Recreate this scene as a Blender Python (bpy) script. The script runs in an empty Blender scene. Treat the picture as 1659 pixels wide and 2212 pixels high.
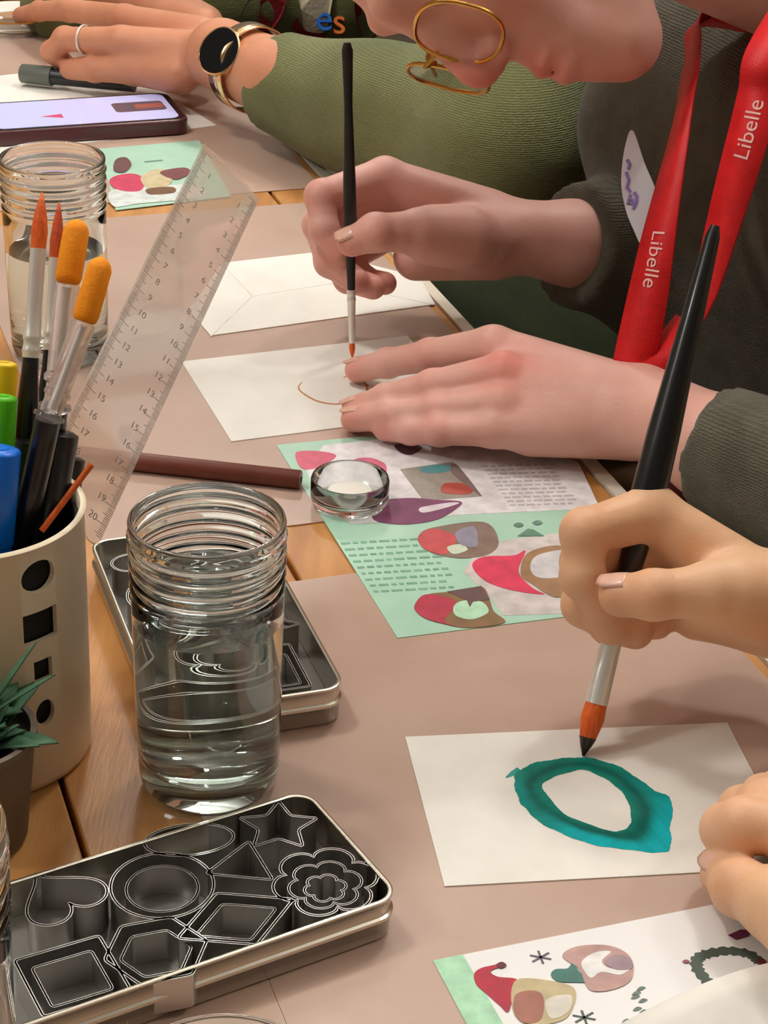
import bpy, math, random
import numpy as np
from mathutils import Vector, Matrix
random.seed(7); rng = np.random.default_rng(7)
SC = bpy.context.scene
# ------------------------------------------------------------------ camera
# world: z = 0 is the table top, floor at z = -0.74, camera above the origin looking along +y
W, H, F = 1659, 2212, 4296.0
PITCH, ROLL, CAMH = math.radians(28.0), math.radians(2.25), 0.502
FW = np.array([0, math.cos(PITCH), -math.sin(PITCH)])
_r0 = np.array([1.0, 0, 0]); _u0 = np.cross(_r0, FW)
RT = math.cos(ROLL)*_r0 + math.sin(ROLL)*_u0
UP = -math.sin(ROLL)*_r0 + math.cos(ROLL)*_u0
CAM = np.array([0, 0, CAMH])
cd = bpy.data.cameras.new('camera'); cam = bpy.data.objects.new('camera', cd)
SC.collection.objects.link(cam); SC.camera = cam
cam.matrix_world = Matrix(((RT[0], UP[0], -FW[0], 0), (RT[1], UP[1], -FW[1], 0), (RT[2], UP[2], -FW[2], CAMH), (0, 0, 0, 1)))
cd.sensor_fit = 'VERTICAL'; cd.sensor_height = 36; cd.lens = F/H*36; cd.clip_start = 0.02
# ------------------------------------------------------------------ world, exposure
wd = bpy.data.worlds.new('world'); SC.world = wd; wd.use_nodes = True
wd.node_tree.nodes['Background'].inputs[0].default_value = (1.0, 0.86, 0.7, 1)
wd.node_tree.nodes['Background'].inputs[1].default_value = 0.10
SC.view_settings.view_transform = 'Standard'; SC.view_settings.look = 'None'
SC.view_settings.gamma = 1; SC.view_settings.exposure = 0.0; SC.view_settings.use_curve_mapping = False
SC.cycles.use_denoising = True; SC.cycles.sample_clamp_indirect = 0
SC.cycles.max_bounces = 14; SC.cycles.transmission_bounces = 14; SC.cycles.transparent_max_bounces = 16
GLOBE_GLOW = 74.0                                      # emission of the globe pendants that light the room
LAMPS = [(-.72, 1.15), (.45, 1.85), (1.55, 1.0), (-1.7, .3), (-.2, 3.0)]

# ------------------------------------------------------------------ coordinates
def plane(px, py, z=0.0):
    d = FW*F + RT*(px-W/2) - UP*(py-H/2)
    return CAM + d*((z-CAMH)/d[2])
def deep(px, py, t):
    d = FW*F + RT*(px-W/2) - UP*(py-H/2)
    return CAM + d*(t/F)
UV = np.array([-.3333, .9428, 0]); VV = np.array([.9428, .3333, 0]); ZZ = np.array([0, 0, 1.0])
def tb(u, v, z=0.0): return UV*u + VV*v + ZZ*z          # table-aligned coordinates
def lin(c): return tuple(((x/255)/12.92 if x/255 <= .04045 else ((x/255+.055)/1.055)**2.4) for x in c)

# ------------------------------------------------------------------ materials
MATS = {}
def mat(name, rgb, rough=.5, metal=0, rgb2=None, scale=40, bump=0, bscale=200, spec=.5, sss=0, trans=0, ior=1.45,
        coat=0, emit=None, estr=0, sheen=0, stretch=None, attr=None, attr_rgb=None, alpha=1, wave=None, thr=(.35, .65)):
    m = bpy.data.materials.new(name); m.use_nodes = True; nt = m.node_tree; n = nt.nodes; l = nt.links
    b = n['Principled BSDF']; c = (*lin(rgb), 1)
    b.inputs['Base Color'].default_value = c; b.inputs['Roughness'].default_value = rough
    b.inputs['Metallic'].default_value = metal; b.inputs['Specular IOR Level'].default_value = spec
    b.inputs['IOR'].default_value = ior; b.inputs['Transmission Weight'].default_value = trans
    b.inputs['Coat Weight'].default_value = coat; b.inputs['Coat Roughness'].default_value = .12
    b.inputs['Sheen Weight'].default_value = sheen; b.inputs['Alpha'].default_value = alpha
    if sss:
        b.inputs['Subsurface Weight'].default_value = sss
        b.inputs['Subsurface Radius'].default_value = (1, .35, .2); b.inputs['Subsurface Scale'].default_value = .006
    if emit:
        b.inputs['Emission Color'].default_value = (*lin(emit), 1); b.inputs['Emission Strength'].default_value = estr
    tc = n.new('ShaderNodeTexCoord'); src = tc.outputs['Object']
    if stretch:
        mp = n.new('ShaderNodeMapping'); l.new(src, mp.inputs[0]); mp.inputs['Scale'].default_value = stretch[:3]
        if len(stretch) > 3: mp.inputs['Rotation'].default_value = (0, 0, stretch[3])
        src = mp.outputs[0]
    col = None
    if rgb2:
        t = n.new('ShaderNodeTexNoise'); t.inputs['Scale'].default_value = scale; t.inputs['Detail'].default_value = 5
        l.new(src, t.inputs['Vector'])
        r = n.new('ShaderNodeValToRGB'); l.new(t.outputs['Fac'], r.inputs[0])
        r.color_ramp.elements[0].position = thr[0]; r.color_ramp.elements[1].position = thr[1]
        r.color_ramp.elements[0].color = c; r.color_ramp.elements[1].color = (*lin(rgb2), 1); col = r.outputs[0]
    if attr:
        a = n.new('ShaderNodeAttribute'); a.attribute_name = attr
        if attr_rgb is None: col = a.outputs['Color']
        else:
            mx = n.new('ShaderNodeMix'); mx.data_type = 'RGBA'; l.new(a.outputs['Fac'], mx.inputs[0])
            if col: l.new(col, mx.inputs[6])
            else: mx.inputs[6].default_value = c
            mx.inputs[7].default_value = (*lin(attr_rgb), 1); col = mx.outputs[2]
    if col: l.new(col, b.inputs['Base Color'])
    if bump:
        if wave:
            t = n.new('ShaderNodeTexWave'); t.inputs['Scale'].default_value = bscale; t.inputs['Distortion'].default_value = wave[0]
            t.inputs['Detail Scale'].default_value = wave[1]; t.bands_direction = 'Z'
        else:
            t = n.new('ShaderNodeTexNoise'); t.inputs['Scale'].default_value = bscale; t.inputs['Detail'].default_value = 4
        l.new(src, t.inputs['Vector'])
        bp = n.new('ShaderNodeBump'); bp.inputs['Strength'].default_value = bump; bp.inputs['Distance'].default_value = .002
        l.new(t.outputs['Fac'], bp.inputs['Height']); l.new(bp.outputs[0], b.inputs['Normal'])
    MATS[name] = m; return m

mat('wood', (208, 150, 84), .42, rgb2=(180, 120, 62), scale=9, stretch=(6, .7, 6, math.radians(-19.5)), bump=.12, bscale=60, coat=.15)
mat('trim', (232, 222, 204), .3)
mat('mat_paper', (196, 167, 150), .36, rgb2=(186, 156, 139), scale=14, coat=.25)
mat('mat_tan', (192, 163, 144), .36, rgb2=(182, 151, 132), scale=12, coat=.25)
mat('paper', (240, 236, 228), .75, rgb2=(232, 228, 219), scale=30)
mat('gloss_paper', (236, 234, 232), .35, coat=.1)
mat('mint', (178, 218, 196), .38, rgb2=(168, 210, 186), scale=35, coat=.1)
mat('print_attr', (255, 255, 255), .45, attr='col')
mat('paint', (255, 255, 255), .5, attr='col', spec=.25)
mat('tin_metal', (205, 198, 184), .24, 1, bump=.03, bscale=80)
mat('tin_inside', (134, 131, 127), .4, .5)
mat('cutter', (200, 197, 192), .32, .95)
mat('cutter_in', (98, 95, 92), .2, 1)
mat('chrome', (240, 236, 228), .32, .55)
mat('gold', (212, 160, 80), .25, 1)
mat('rosegold', (240, 205, 160), .16, 1)
mat('glass', (251, 255, 253), .0, trans=1, ior=1.48)
mat('water', (247, 253, 250), .0, trans=1, ior=1.33)
mat('clear_plastic', (236, 226, 228), .08, trans=.92, ior=1.25, alpha=.55)
mat('ruler_plastic', (236, 230, 226), .12, trans=.8, ior=1.2, alpha=.5)
mat('ink', (136, 128, 126), .6)
mat('black_lacquer', (16, 16, 18), .28, coat=.3)
mat('dark_handle', (42, 44, 44), .35, rgb2=(30, 31, 32), scale=60)
mat('matte_black', (14, 13, 12), .6)
mat('bristle_orange', (240, 112, 40), .55, rgb2=(224, 88, 26), scale=350, stretch=(1, 1, .06), bump=.4, bscale=700)
mat('bristle_red', (216, 92, 42), .55, rgb2=(196, 74, 30), scale=350, stretch=(1, 1, .06), bump=.4, bscale=700)
mat('foam_orange', (255, 158, 6), .75, rgb2=(252, 146, 2), scale=300, bump=.2, bscale=900)
mat('wet_tip', (48, 34, 18), .3)
mat('brown_pencil', (116, 60, 46), .42, rgb2=(106, 53, 40), scale=40, stretch=(1, 1, 1))
mat('cream', (246, 230, 200), .38, rgb2=(241, 223, 192), scale=10)
mat('yellow', (246, 206, 10), .35); mat('lime', (88, 200, 14), .35); mat('blue', (10, 112, 226), .32)
mat('pot_grey', (126, 113, 98), .7, rgb2=(110, 98, 84), scale=40, bump=.15, bscale=150)
mat('soil', (50, 36, 26), .95, bump=.8, bscale=300)
mat('leaf', (84, 126, 94), .55, rgb2=(58, 98, 70), scale=40)
mat('phone_case', (84, 44, 50), .3, coat=.3)
mat('phone_glass', (12, 12, 16), .1)
mat('screen', (190, 190, 232), .12, emit=(186, 186, 236), estr=.30)
mat('screen_red', (196, 70, 112), .2, emit=(196, 70, 112), estr=.3)
mat('screen_dark', (92, 76, 88), .2, emit=(92, 76, 88), estr=.2)
mat('screen_rust', (150, 84, 72), .2, emit=(150, 84, 72), estr=.25)
mat('watch_face', (5, 5, 7), .45, spec=.2)
mat('pen_grey', (98, 102, 94), .4)
mat('skin_a', (232, 182, 168), .48, rgb2=(222, 168, 153), scale=22, bump=.10, bscale=420, sss=.25, attr='red', attr_rgb=(222, 122, 108))
mat('skin_b', (214, 150, 118), .48, rgb2=(204, 138, 106), scale=22, bump=.10, bscale=420, sss=.25, attr='red', attr_rgb=(186, 100, 84))
mat('skin_c', (238, 193, 154), .46, rgb2=(230, 180, 140), scale=22, bump=.10, bscale=420, sss=.25, attr='red', attr_rgb=(214, 132, 102))
mat('nail', (232, 182, 160), .3, coat=.3)
mat('lip', (190, 108, 96), .45)
mat('knit_grey', (98, 94, 78), .9, rgb2=(84, 80, 66), scale=60, bump=.5, bscale=210, wave=(4, 3), sheen=.15)
mat('knit_green', (122, 124, 76), .9, rgb2=(98, 102, 58), scale=14, bump=.5, bscale=220, wave=(4, 3), sheen=.2, thr=(.3, .7))
mat('skirt_green', (58, 66, 40), .9, rgb2=(46, 54, 32), scale=20, bump=.5, bscale=120)
mat('knit_cream', (206, 188, 160), .9, bump=.6, bscale=160, wave=(2, 3))
mat('trouser_red', (124, 34, 38), .9, rgb2=(104, 26, 30), scale=30, bump=.4, bscale=300)
mat('motif_red', (128, 22, 30), .9, bump=.5, bscale=300); mat('motif_dark', (52, 34, 40), .9)
mat('motif_cream', (206, 194, 170), .9, bump=.5, bscale=300)
mat('motif_blue', (30, 104, 196), .85); mat('motif_orange', (236, 122, 48), .85)
mat('hair_brown', (84, 56, 38), .5, rgb2=(60, 38, 26), scale=120, stretch=(1, 1, .1), bump=.6, bscale=300)
mat('ribbon_red', (222, 26, 30), .5, rgb2=(206, 18, 24), scale=90, bump=.15, bscale=900)
mat('lettering', (248, 196, 190), .6)
mat('sticker', (226, 224, 232), .5); mat('purple_ink', (150, 126, 196), .6)
mat('lens', (230, 222, 210), .03, trans=1, ior=1.05, alpha=.35)
mat('eye_white', (232, 226, 220), .15, coat=.6); mat('iris', (70, 60, 46), .2)
mat('reflection_white', (240, 236, 226), .5, sss=.2)
mat('floor_wood', (104, 86, 68), .45, rgb2=(86, 70, 54), scale=6, stretch=(1, 8, 1))
mat('wall_paint', (200, 194, 186), .9, rgb2=(192, 186, 178), scale=5)
mat('ceiling_paint', (230, 228, 224), .9)
mat('lamp_shade', (40, 38, 36), .4, .6); mat('bulb', (255, 236, 205), .5, emit=(255, 252, 246), estr=GLOBE_GLOW)
mat('stool_wood', (120, 84, 52), .5, rgb2=(100, 68, 40), scale=12)

# ------------------------------------------------------------------ object helpers
OFF = {}
def thing(name, label, cat, loc, group=None):
    o = bpy.data.objects.new(name, None); SC.collection.objects.link(o); o.location = tuple(loc)
    o.empty_display_size = .02; o['label'] = label; o['category'] = cat
    if group: o['group'] = group
    OFF[o.name] = np.array(loc, float); return o
def tag(o, label, cat, group=None):
    o['label'] = label; o['category'] = cat
    if group: o['group'] = group
    return o
class MB:
    def __init__(s): s.v = []; s.f = []
    def add(s, v, f):
        k = len(s.v); s.v += [tuple(map(float, p)) for p in v]; s.f += [tuple(i+k for i in q) for q in f]; return s
    def prism(s, pts, th, up=ZZ):                      # closed outline of 3-D points, thickness upwards
        n = len(pts); pts = [np.array(p, float) for p in pts]
        if sum(np.dot(np.cross(pts[i]-pts[0], pts[(i+1) % n]-pts[0]), up) for i in range(n)) < 0: pts = pts[::-1]
        v = pts+[p+np.array(up)*th for p in pts]
        return s.add(v, [tuple(range(n))[::-1], tuple(range(n, 2*n))]+[(i, (i+1) % n, n+(i+1) % n, n+i) for i in range(n)])
    def box(s, c, ax, ay, az, hx, hy, hz):
        c = np.array(c); v = [c+ax*hx*i+ay*hy*j+az*hz*k for k in (-1, 1) for j in (-1, 1) for i in (-1, 1)]
        return s.add(v, [(0, 2, 3, 1), (4, 5, 7, 6), (0, 1, 5, 4), (2, 6, 7, 3), (0, 4, 6, 2), (1, 3, 7, 5)])
    def tube(s, path, rad, n=16, caps=True, squash=None):
        path = [np.array(p, float) for p in path]
        if np.isscalar(rad): rad = [rad]*len(path)
        vs = []; ref = None
        for i, p in enumerate(path):
            a = path[max(i-1, 0)]; b = path[min(i+1, len(path)-1)]; d = (b-a)/(np.linalg.norm(b-a)+1e-12)
            if ref is None: ref = ZZ if abs(d[2]) < .8 else np.array([1., 0, 0])
            x = np.cross(ref, d); x /= np.linalg.norm(x); y = np.cross(d, x); ref = y
            for k in range(n):
                t = 2*math.pi*k/n; vs.append(p+(x*math.cos(t)+y*math.sin(t)*(squash[i] if squash else 1))*rad[i])
        m = len(path); fs = [(i*n+k, i*n+(k+1) % n, (i+1)*n+(k+1) % n, (i+1)*n+k) for i in range(m-1) for k in range(n)]
        if caps: fs += [tuple(range(n))[::-1], tuple(range((m-1)*n, m*n))]
        return s.add(vs, fs)
    def lathe(s, prof, c, n=64, a0=0.):                # profile of (r, z); r = 0 closes
        c = np.array(c, float); idx = []; vs = []
        for r, z in prof:
            if r < 1e-7: idx.append([len(vs)]*n); vs.append(c+ZZ*z)
            else:
                idx.append(list(range(len(vs), len(vs)+n)))
                vs += [c+np.array([r*math.cos(a0+2*math.pi*k/n), r*math.sin(a0+2*math.pi*k/n), z]) for k in range(n)]
        fs = []
        for i in range(len(prof)-1):
            for k in range(n):
                q = [idx[i][k], idx[i][(k+1) % n], idx[i+1][(k+1) % n], idx[i+1][k]]
                q2 = [x for j, x in enumerate(q) if x not in q[:j]]
                if len(q2) > 2: fs.append(tuple(q2))
        return s.add(vs, fs)
def obj(name, mb, m, parent=None, smooth=True, label=None, loc=None, cols=None, attr='col', sharp=35):
    v = np.array(mb.v if isinstance(mb, MB) else mb[0], float); f = mb.f if isinstance(mb, MB) else mb[1]
    if parent is not None: off = OFF[parent.name]
    else: off = np.array(loc if loc is not None else [v[:, 0].mean(), v[:, 1].mean(), v[:, 2].min()])
    me = bpy.data.meshes.new(name); me.from_pydata((v-off).tolist(), [], [tuple(map(int, q)) for q in f])
    me.materials.append(MATS[m] if isinstance(m, str) else m)
    o = bpy.data.objects.new(name, me); SC.collection.objects.link(o)
    if parent is not None: o.parent = parent; OFF[o.name] = off
    else: o.location = tuple(off); OFF[o.name] = off
    if smooth:
        me.polygons.foreach_set('use_smooth', [True]*len(me.polygons))
        try: me.set_sharp_from_angle(angle=math.radians(sharp))
        except Exception: pass
    if cols is not None:
        cols = np.array(cols, np.float32)
        if cols.ndim == 1: cols = np.stack([cols]*3, 1)
        a = me.color_attributes.new(attr, 'FLOAT_COLOR', 'POINT')
        a.data.foreach_set('color', np.concatenate([cols, np.ones((len(cols), 1), np.float32)], 1).ravel())
    if label: o['label'] = label
    return o
def structure(name, mb, m):
    o = obj(name, mb, m, smooth=False); o['kind'] = 'structure'; return o
def bevel(o, w=.0006, seg=2):
    b = o.modifiers.new('bevel', 'BEVEL'); b.width = w; b.segments = seg; b.limit_method = 'ANGLE'; return o
def spline(pts, n=8, closed=True):
    pts = [np.array(p, float) for p in pts]; m = len(pts); out = []
    for i in range(m if closed else m-1):
        g = (lambda k: pts[k % m]) if closed else (lambda k: pts[min(max(k, 0), m-1)])
        a, b, c, d = g(i-1), g(i), g(i+1), g(i+2)
        for j in range(n):
            t = j/n; out.append(.5*((2*b)+(-a+c)*t+(2*a-5*b+4*c-d)*t*t+(-a+3*b-3*c+d)*t**3))
    if not closed: out.append(pts[-1])
    return out
def pxs(pts, z): return [plane(x, y, z) for x, y in pts]
FLAT = {}
def flat(rgb):                                         # plain printing ink of one colour
    if rgb not in FLAT: FLAT[rgb] = mat('print_%d_%d_%d' % rgb, tuple(min(255, int(c*1.04)) for c in rgb), .5, rgb2=tuple(int(c*.88) for c in rgb), scale=110, thr=(.3, .75))
    return FLAT[rgb]
PRINTS = [0]
def printed(name, pts, z, rgb, parent, sp=True, th=.00012, label=None):
    PRINTS[0] += 1; z = z+PRINTS[0]*5e-6               # later ink lies over earlier ink
    p = pxs(pts, z); p = spline(p, 6) if sp else p
    return obj(name, MB().prism(p, th), flat(rgb), parent, smooth=False, label=label)
def ribbon(pts, w, z, th=.0001):                       # flat stroke through 3-D points
    mb = MB(); pts = [np.array(p, float) for p in pts]; L = []; R = []
    for i, p in enumerate(pts):
        d = pts[min(i+1, len(pts)-1)]-pts[max(i-1, 0)]; n = np.array([-d[1], d[0], 0]); n /= np.linalg.norm(n)+1e-12
        ww = w[i] if not np.isscalar(w) else w
        L.append(p+n*ww/2); R.append(p-n*ww/2)
    for i in range(len(pts)-1): mb.prism([L[i], L[i+1], R[i+1], R[i]], th)
    return mb

# ------------------------------------------------------------------ signed-distance modelling (bodies, clothes)
def seg(P, a, b, ra, rb):
    a = np.array(a, np.float32); ba = (np.array(b, np.float32)-a); pa = P-a
    t = np.clip(pa @ ba/(ba @ ba+1e-12), 0, 1)
    return np.linalg.norm(pa-t[:, None]*ba, axis=1)-(ra+(rb-ra)*t)
def ell(P, c, rad, R=None):
    q = P-np.array(c, np.float32)
    if R is not None: q = q @ np.array(R, np.float32)
    q = q/np.array(rad, np.float32); k0 = np.linalg.norm(q, axis=1); k1 = np.linalg.norm(q/np.array(rad, np.float32), axis=1)
    return k0*(k0-1)/(k1+1e-9)
def smin(a, b, k):
    h = np.clip(.5+.5*(b-a)/k, 0, 1); return b+(a-b)*h-k*h*(1-h)
def smax(a, b, k): return -smin(-a, -b, k)
def nets(fn, lo, hi, res):
    lo = np.array(lo, float); n = np.ceil((np.array(hi)-lo)/res).astype(int)+1
    xs = [lo[i]+res*np.arange(n[i]) for i in range(3)]
    D = np.empty(n, np.float32)
    yz = np.stack(np.meshgrid(xs[1], xs[2], indexing='ij'), -1).reshape(-1, 2)
    step = max(1, int(400000/len(yz)))
    for i in range(0, n[0], step):
        xx = xs[0][i:i+step]; P = np.empty((len(xx), len(yz), 3), np.float32)
        P[:, :, 0] = xx[:, None]; P[:, :, 1:] = yz[None]
        D[i:i+step] = fn(P.reshape(-1, 3)).reshape(len(xx), n[1], n[2])
    S = D < 0
    cnt = sum(S[a:n[0]-1+a, b:n[1]-1+b, c:n[2]-1+c].astype(np.int8) for a in (0, 1) for b in (0, 1) for c in (0, 1))
    act = (cnt > 0) & (cnt < 8); I = np.argwhere(act)
    ids = -np.ones(act.shape, int); ids[act] = np.arange(len(I))
    acc = np.zeros((len(I), 3)); num = np.zeros(len(I))
    cor = [(a, b, c) for a in (0, 1) for b in (0, 1) for c in (0, 1)]
    for A in cor:
        for B in cor:
            if sum(abs(A[i]-B[i]) for i in range(3)) == 1 and A < B:
                da = D[I[:, 0]+A[0], I[:, 1]+A[1], I[:, 2]+A[2]]; db = D[I[:, 0]+B[0], I[:, 1]+B[1], I[:, 2]+B[2]]
                m = (da < 0) != (db < 0); t = np.where(m, da/(da-db+1e-20), 0)
                acc += np.where(m[:, None], np.array(A)+t[:, None]*(np.array(B)-np.array(A)), 0); num += m
    V = lo+res*(I+acc/num[:, None]); Fs = []
    for ax in range(3):
        o1, o2 = [(1, 2), (2, 0), (0, 1)][ax]
        sl0 = [slice(1, n[i]-1) for i in range(3)]; sl0[ax] = slice(0, n[ax]-1); sl1 = list(sl0); sl1[ax] = slice(1, n[ax])
        s0 = S[tuple(sl0)]; s1 = S[tuple(sl1)]; E = np.argwhere(s0 != s1)
        if not len(E): continue
        flip = s0[s0 != s1]; base = E.copy(); base[:, o1] += 1; base[:, o2] += 1; base[:, ax] += 0
        q = []
        for d1, d2 in ((-1, -1), (0, -1), (0, 0), (-1, 0)):
            c = base.copy(); c[:, o1] += d1; c[:, o2] += d2; q.append(ids[c[:, 0], c[:, 1], c[:, 2]])
        q = np.stack(q, 1); q[~flip] = q[~flip][:, ::-1]; Fs.append(q[(q >= 0).all(1)])
    return V, np.concatenate(Fs)
def join(parts):
    V = []; Fq = []; C = []; k = 0
    for v, f, c in parts: V.append(v); Fq.append(np.array(f)+k); C.append(c); k += len(v)
    return np.concatenate(V), np.concatenate(Fq), np.concatenate(C)
def hand_mesh(fingers, palm, arm, res=.0012, red=(), floor=None, kp=.011):
    """fingers: chains of (point, radius); palm: capsules (a, b, ra, rb); arm: capsules"""
    th = fingers[-1]; palm = palm+[(th[0][0], th[1][0], th[0][1], th[1][1])]; nb = list(fingers); fingers = fingers[:-1]+[th[1:]]
    pts = [p for ch in fingers for p, r in ch]+[p for s in palm for p in s[:2]]+[p for s in arm for p in s[:2]]
    pts = np.array(pts); lo = pts.min(0)-.034; hi = pts.max(0)+.034
    def fn(P):
        d = None
        for s in palm+arm:
            e = seg(P, *s); d = e if d is None else smin(d, e, kp)
        for ch in fingers:
            g = None
            for (a, ra), (b, rb) in zip(ch, ch[1:]):
                e = seg(P, a, b, ra*.97, rb*.97); g = e if g is None else smin(g, e, .0025)
            for (a, ra) in ch[1:-1]:                    # knuckle bulges
                g = smin(g, np.linalg.norm(P-np.array(a, np.float32), axis=1)-ra*1.02, .003)
            d = smin(d, g, .0042)
        if floor is not None: d = smax(d, floor-P[:, 2], .003)
        return d
    V, Q = nets(fn, lo, hi, res)
    c = np.zeros(len(V))
    for p, r, s in red: c = np.maximum(c, s*np.exp(-((V-np.array(p))**2).sum(1)/(r*r)))
    for ch in fingers:
        for p in (ch[-1][0],): c = np.maximum(c, .55*np.exp(-((V-np.array(p))**2).sum(1)/(.011**2)))
        for p in (ch[1][0],): c = np.maximum(c, .4*np.exp(-((V-np.array(p))**2).sum(1)/(.011**2)))
    return V, Q, c
def nail(parent, tip, prev, up, r, name='fingernail'):
    tip = np.array(tip); d = tip-np.array(prev); d /= np.linalg.norm(d); up = np.array(up, float)
    up = up-d*(up@d); up /= np.linalg.norm(up); x = np.cross(d, up); vs = []; n = 7; m = 7
    for j in range(m):
        t = -1+2*j/(m-1)
        for i in range(n):
            s = -1+2*i/(n-1); w = .72*math.sqrt(max(0, 1-(max(t, 0)**3)*.55))
            ang = s*w*1.05
            vs.append(tip+d*(t*r*.72+r*.12)+(x*math.sin(ang)+up*math.cos(ang))*(r*1.0+.0002-.0010*max(0, -t-.6)-.0006*max(0, t)))
    fs = [(j*n+i, j*n+i+1, (j+1)*n+i+1, (j+1)*n+i) for j in range(m-1) for i in range(n-1)]
    o = obj(name, (vs, fs), 'nail', parent); s = o.modifiers.new('solid', 'SOLIDIFY'); s.thickness = .0006; return o

# ================================================================== SETTING
structure('floor', MB().box((0, 1, -.79), np.eye(3)[0], np.eye(3)[1], ZZ, 3.5, 4, .05), 'floor_wood')
structure('ceiling', MB().box((0, 1, 2.05), np.eye(3)[0], np.eye(3)[1], ZZ, 3.5, 4, .05), 'ceiling_paint')
structure('wall_back', MB().box((0, 5.05, .63), np.eye(3)[0], np.eye(3)[1], ZZ, 3.5, .05, 1.37), 'wall_paint')
structure('wall_front', MB().box((0, -3.05, .63), np.eye(3)[0], np.eye(3)[1], ZZ, 3.5, .05, 1.37), 'wall_paint')
structure('wall_left', MB().box((-3.55, 1, .63), np.eye(3)[0], np.eye(3)[1], ZZ, .05, 4, 1.37), 'wall_paint')
structure('wall_right', MB().box((3.55, 1, .63), np.eye(3)[0], np.eye(3)[1], ZZ, .05, 4, 1.37), 'wall_paint')
for i, (x, y) in enumerate(LAMPS):
    where = ['over the envelope', 'over the olive sweater sleeve', 'off to the right of the table', 'off to the left of the table', 'over the far end of the table', 'behind the near right person'][i]
    t = thing('pendant_lamp', 'glowing globe pendant lamp hanging '+where, 'lamp', (x, y, 1.50), 'globe pendant lamps')
    obj('globe', MB().lathe([(0, -.10)]+[(.10*math.cos(a), .10*math.sin(a)) for a in np.linspace(-1.35, 1.25, 16)]+[(.028, .096)], (x, y, 1.60), 40), 'bulb', t, label='glowing opal globe')
    obj('cap', MB().lathe([(.032, .09), (.034, .12), (.012, .14), (0, .14)], (x, y, 1.60), 24), 'lamp_shade', t)
    obj('cord', MB().tube([(x, y, 1.74), (x, y, 2.0)], .004, 8), 'lamp_shade', t)

# ---- table: planks along u, white edge trim, legs
TE = .4515
t = thing('table', 'long wooden table of ochre planks with a pale edge strip', 'table', tb(1.0, -.02, -.74))
joints = [-.475, -.33, -.185, -.04, .105, .25, .395, TE-.008]
for a, b in zip(joints, joints[1:]):
    mb = MB().box(tb(1.0, (a+b)/2, -.015), UV, VV, ZZ, 1.5, (b-a)/2-.0011, .015)
    bevel(obj('plank', mb, 'wood', t, smooth=False), .0012)
obj('edge_strip', MB().box(tb(1.0, TE-.004, -.016), UV, VV, ZZ, 1.5, .004, .017), 'trim', t, smooth=False, label='pale strip along the right table edge')
obj('underframe', MB().box(tb(1.0, -.02, -.0345), UV, VV, ZZ, 1.46, .44, .0045), 'stool_wood', t, smooth=False)
for u in (-.3, 2.3):
    for v in (-.4, .36): obj('leg', MB().box(tb(u, v, -.39), UV, VV, ZZ, .035, .035, .35), 'wood', t, smooth=False)

# ---- brown paper place mats with rounded corners
M0 = .0008
def roundrect(u0, u1, v0, v1, r, z, n=8):
    out = []
    for cu, cv, a in ((u1-r, v1-r, 0), (u0+r, v1-r, 1), (u0+r, v0+r, 2), (u1-r, v0+r, 3)):
        for k in range(n+1):
            q = (a+k/n)*math.pi/2; out.append(tb(cu+r*math.cos(q), cv+r*math.sin(q), z))
    return out
for u0, u1, lab in ((.33, .830, 'pinkish brown place mat at the near end, under the teal ring card'),
                    (.887, 1.376, 'pinkish brown place mat in the middle, under the white envelope'),
                    (1.408, 1.95, 'pinkish brown place mat at the far end, under the phone')):
    tag(obj('place_mat', MB().prism(roundrect(u0, u1, .156, .436, .016, .0001), M0-.0001), 'mat_paper', smooth=False), lab, 'place mat', 'brown place mats on the table')

tag(obj('place_mat', MB().prism([tb(u, v, .0001) for u, v in ((.57, -.13), (.57, .1558), (.05, .1558), (.05, -.13))], M0-.0001), 'mat_tan', smooth=False), 'tan place mat in the lower left, in front of the near tin', 'place mat', 'brown place mats on the table')
# ================================================================== CARDS AND PRINTED SHEETS
def sheet(name, pts, label, cat, m='paper', z=M0, th=.0005, sp=False, group=None):
    p = pxs(pts, z)
    return tag(obj(name, MB().prism(p, th), m, smooth=False), label, cat, group)
A, B, C = plane(875, 1597), plane(1570, 1566), plane(960, 1920)
card1 = tag(obj('card', MB().prism([A+ZZ*M0, B+ZZ*M0, B+C-A+ZZ*M0, C+ZZ*M0], .0006), 'paper', smooth=False),
            'white card with a painted teal ring, under the thick brush', 'card', 'white painting cards')
z = M0+.0006
outer = spline(pxs([(1112, 1680), (1150, 1650), (1215, 1638), (1280, 1640), (1350, 1662), (1410, 1705), (1449, 1730), (1450, 1790), (1447, 1832), (1415, 1842), (1355, 1836), (1290, 1826), (1225, 1806), (1170, 1780), (1140, 1750), (1118, 1725)], z), 10)
inner = spline(pxs([(1172, 1695), (1200, 1677), (1250, 1663), (1275, 1668), (1320, 1690), (1350, 1720), (1362, 1760), (1360, 1785), (1335, 1796), (1305, 1792), (1270, 1780), (1225, 1762), (1200, 1740), (1180, 1715), (1175, 1708), (1170, 1700)], z), 10)
n = len(outer); R = 10; vs = []; cols = []; fs = []
deepc = np.array(lin((0, 98, 88))); lite = np.array(lin((0, 182, 190))); mid = np.array(lin((0, 134, 118)))
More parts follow.
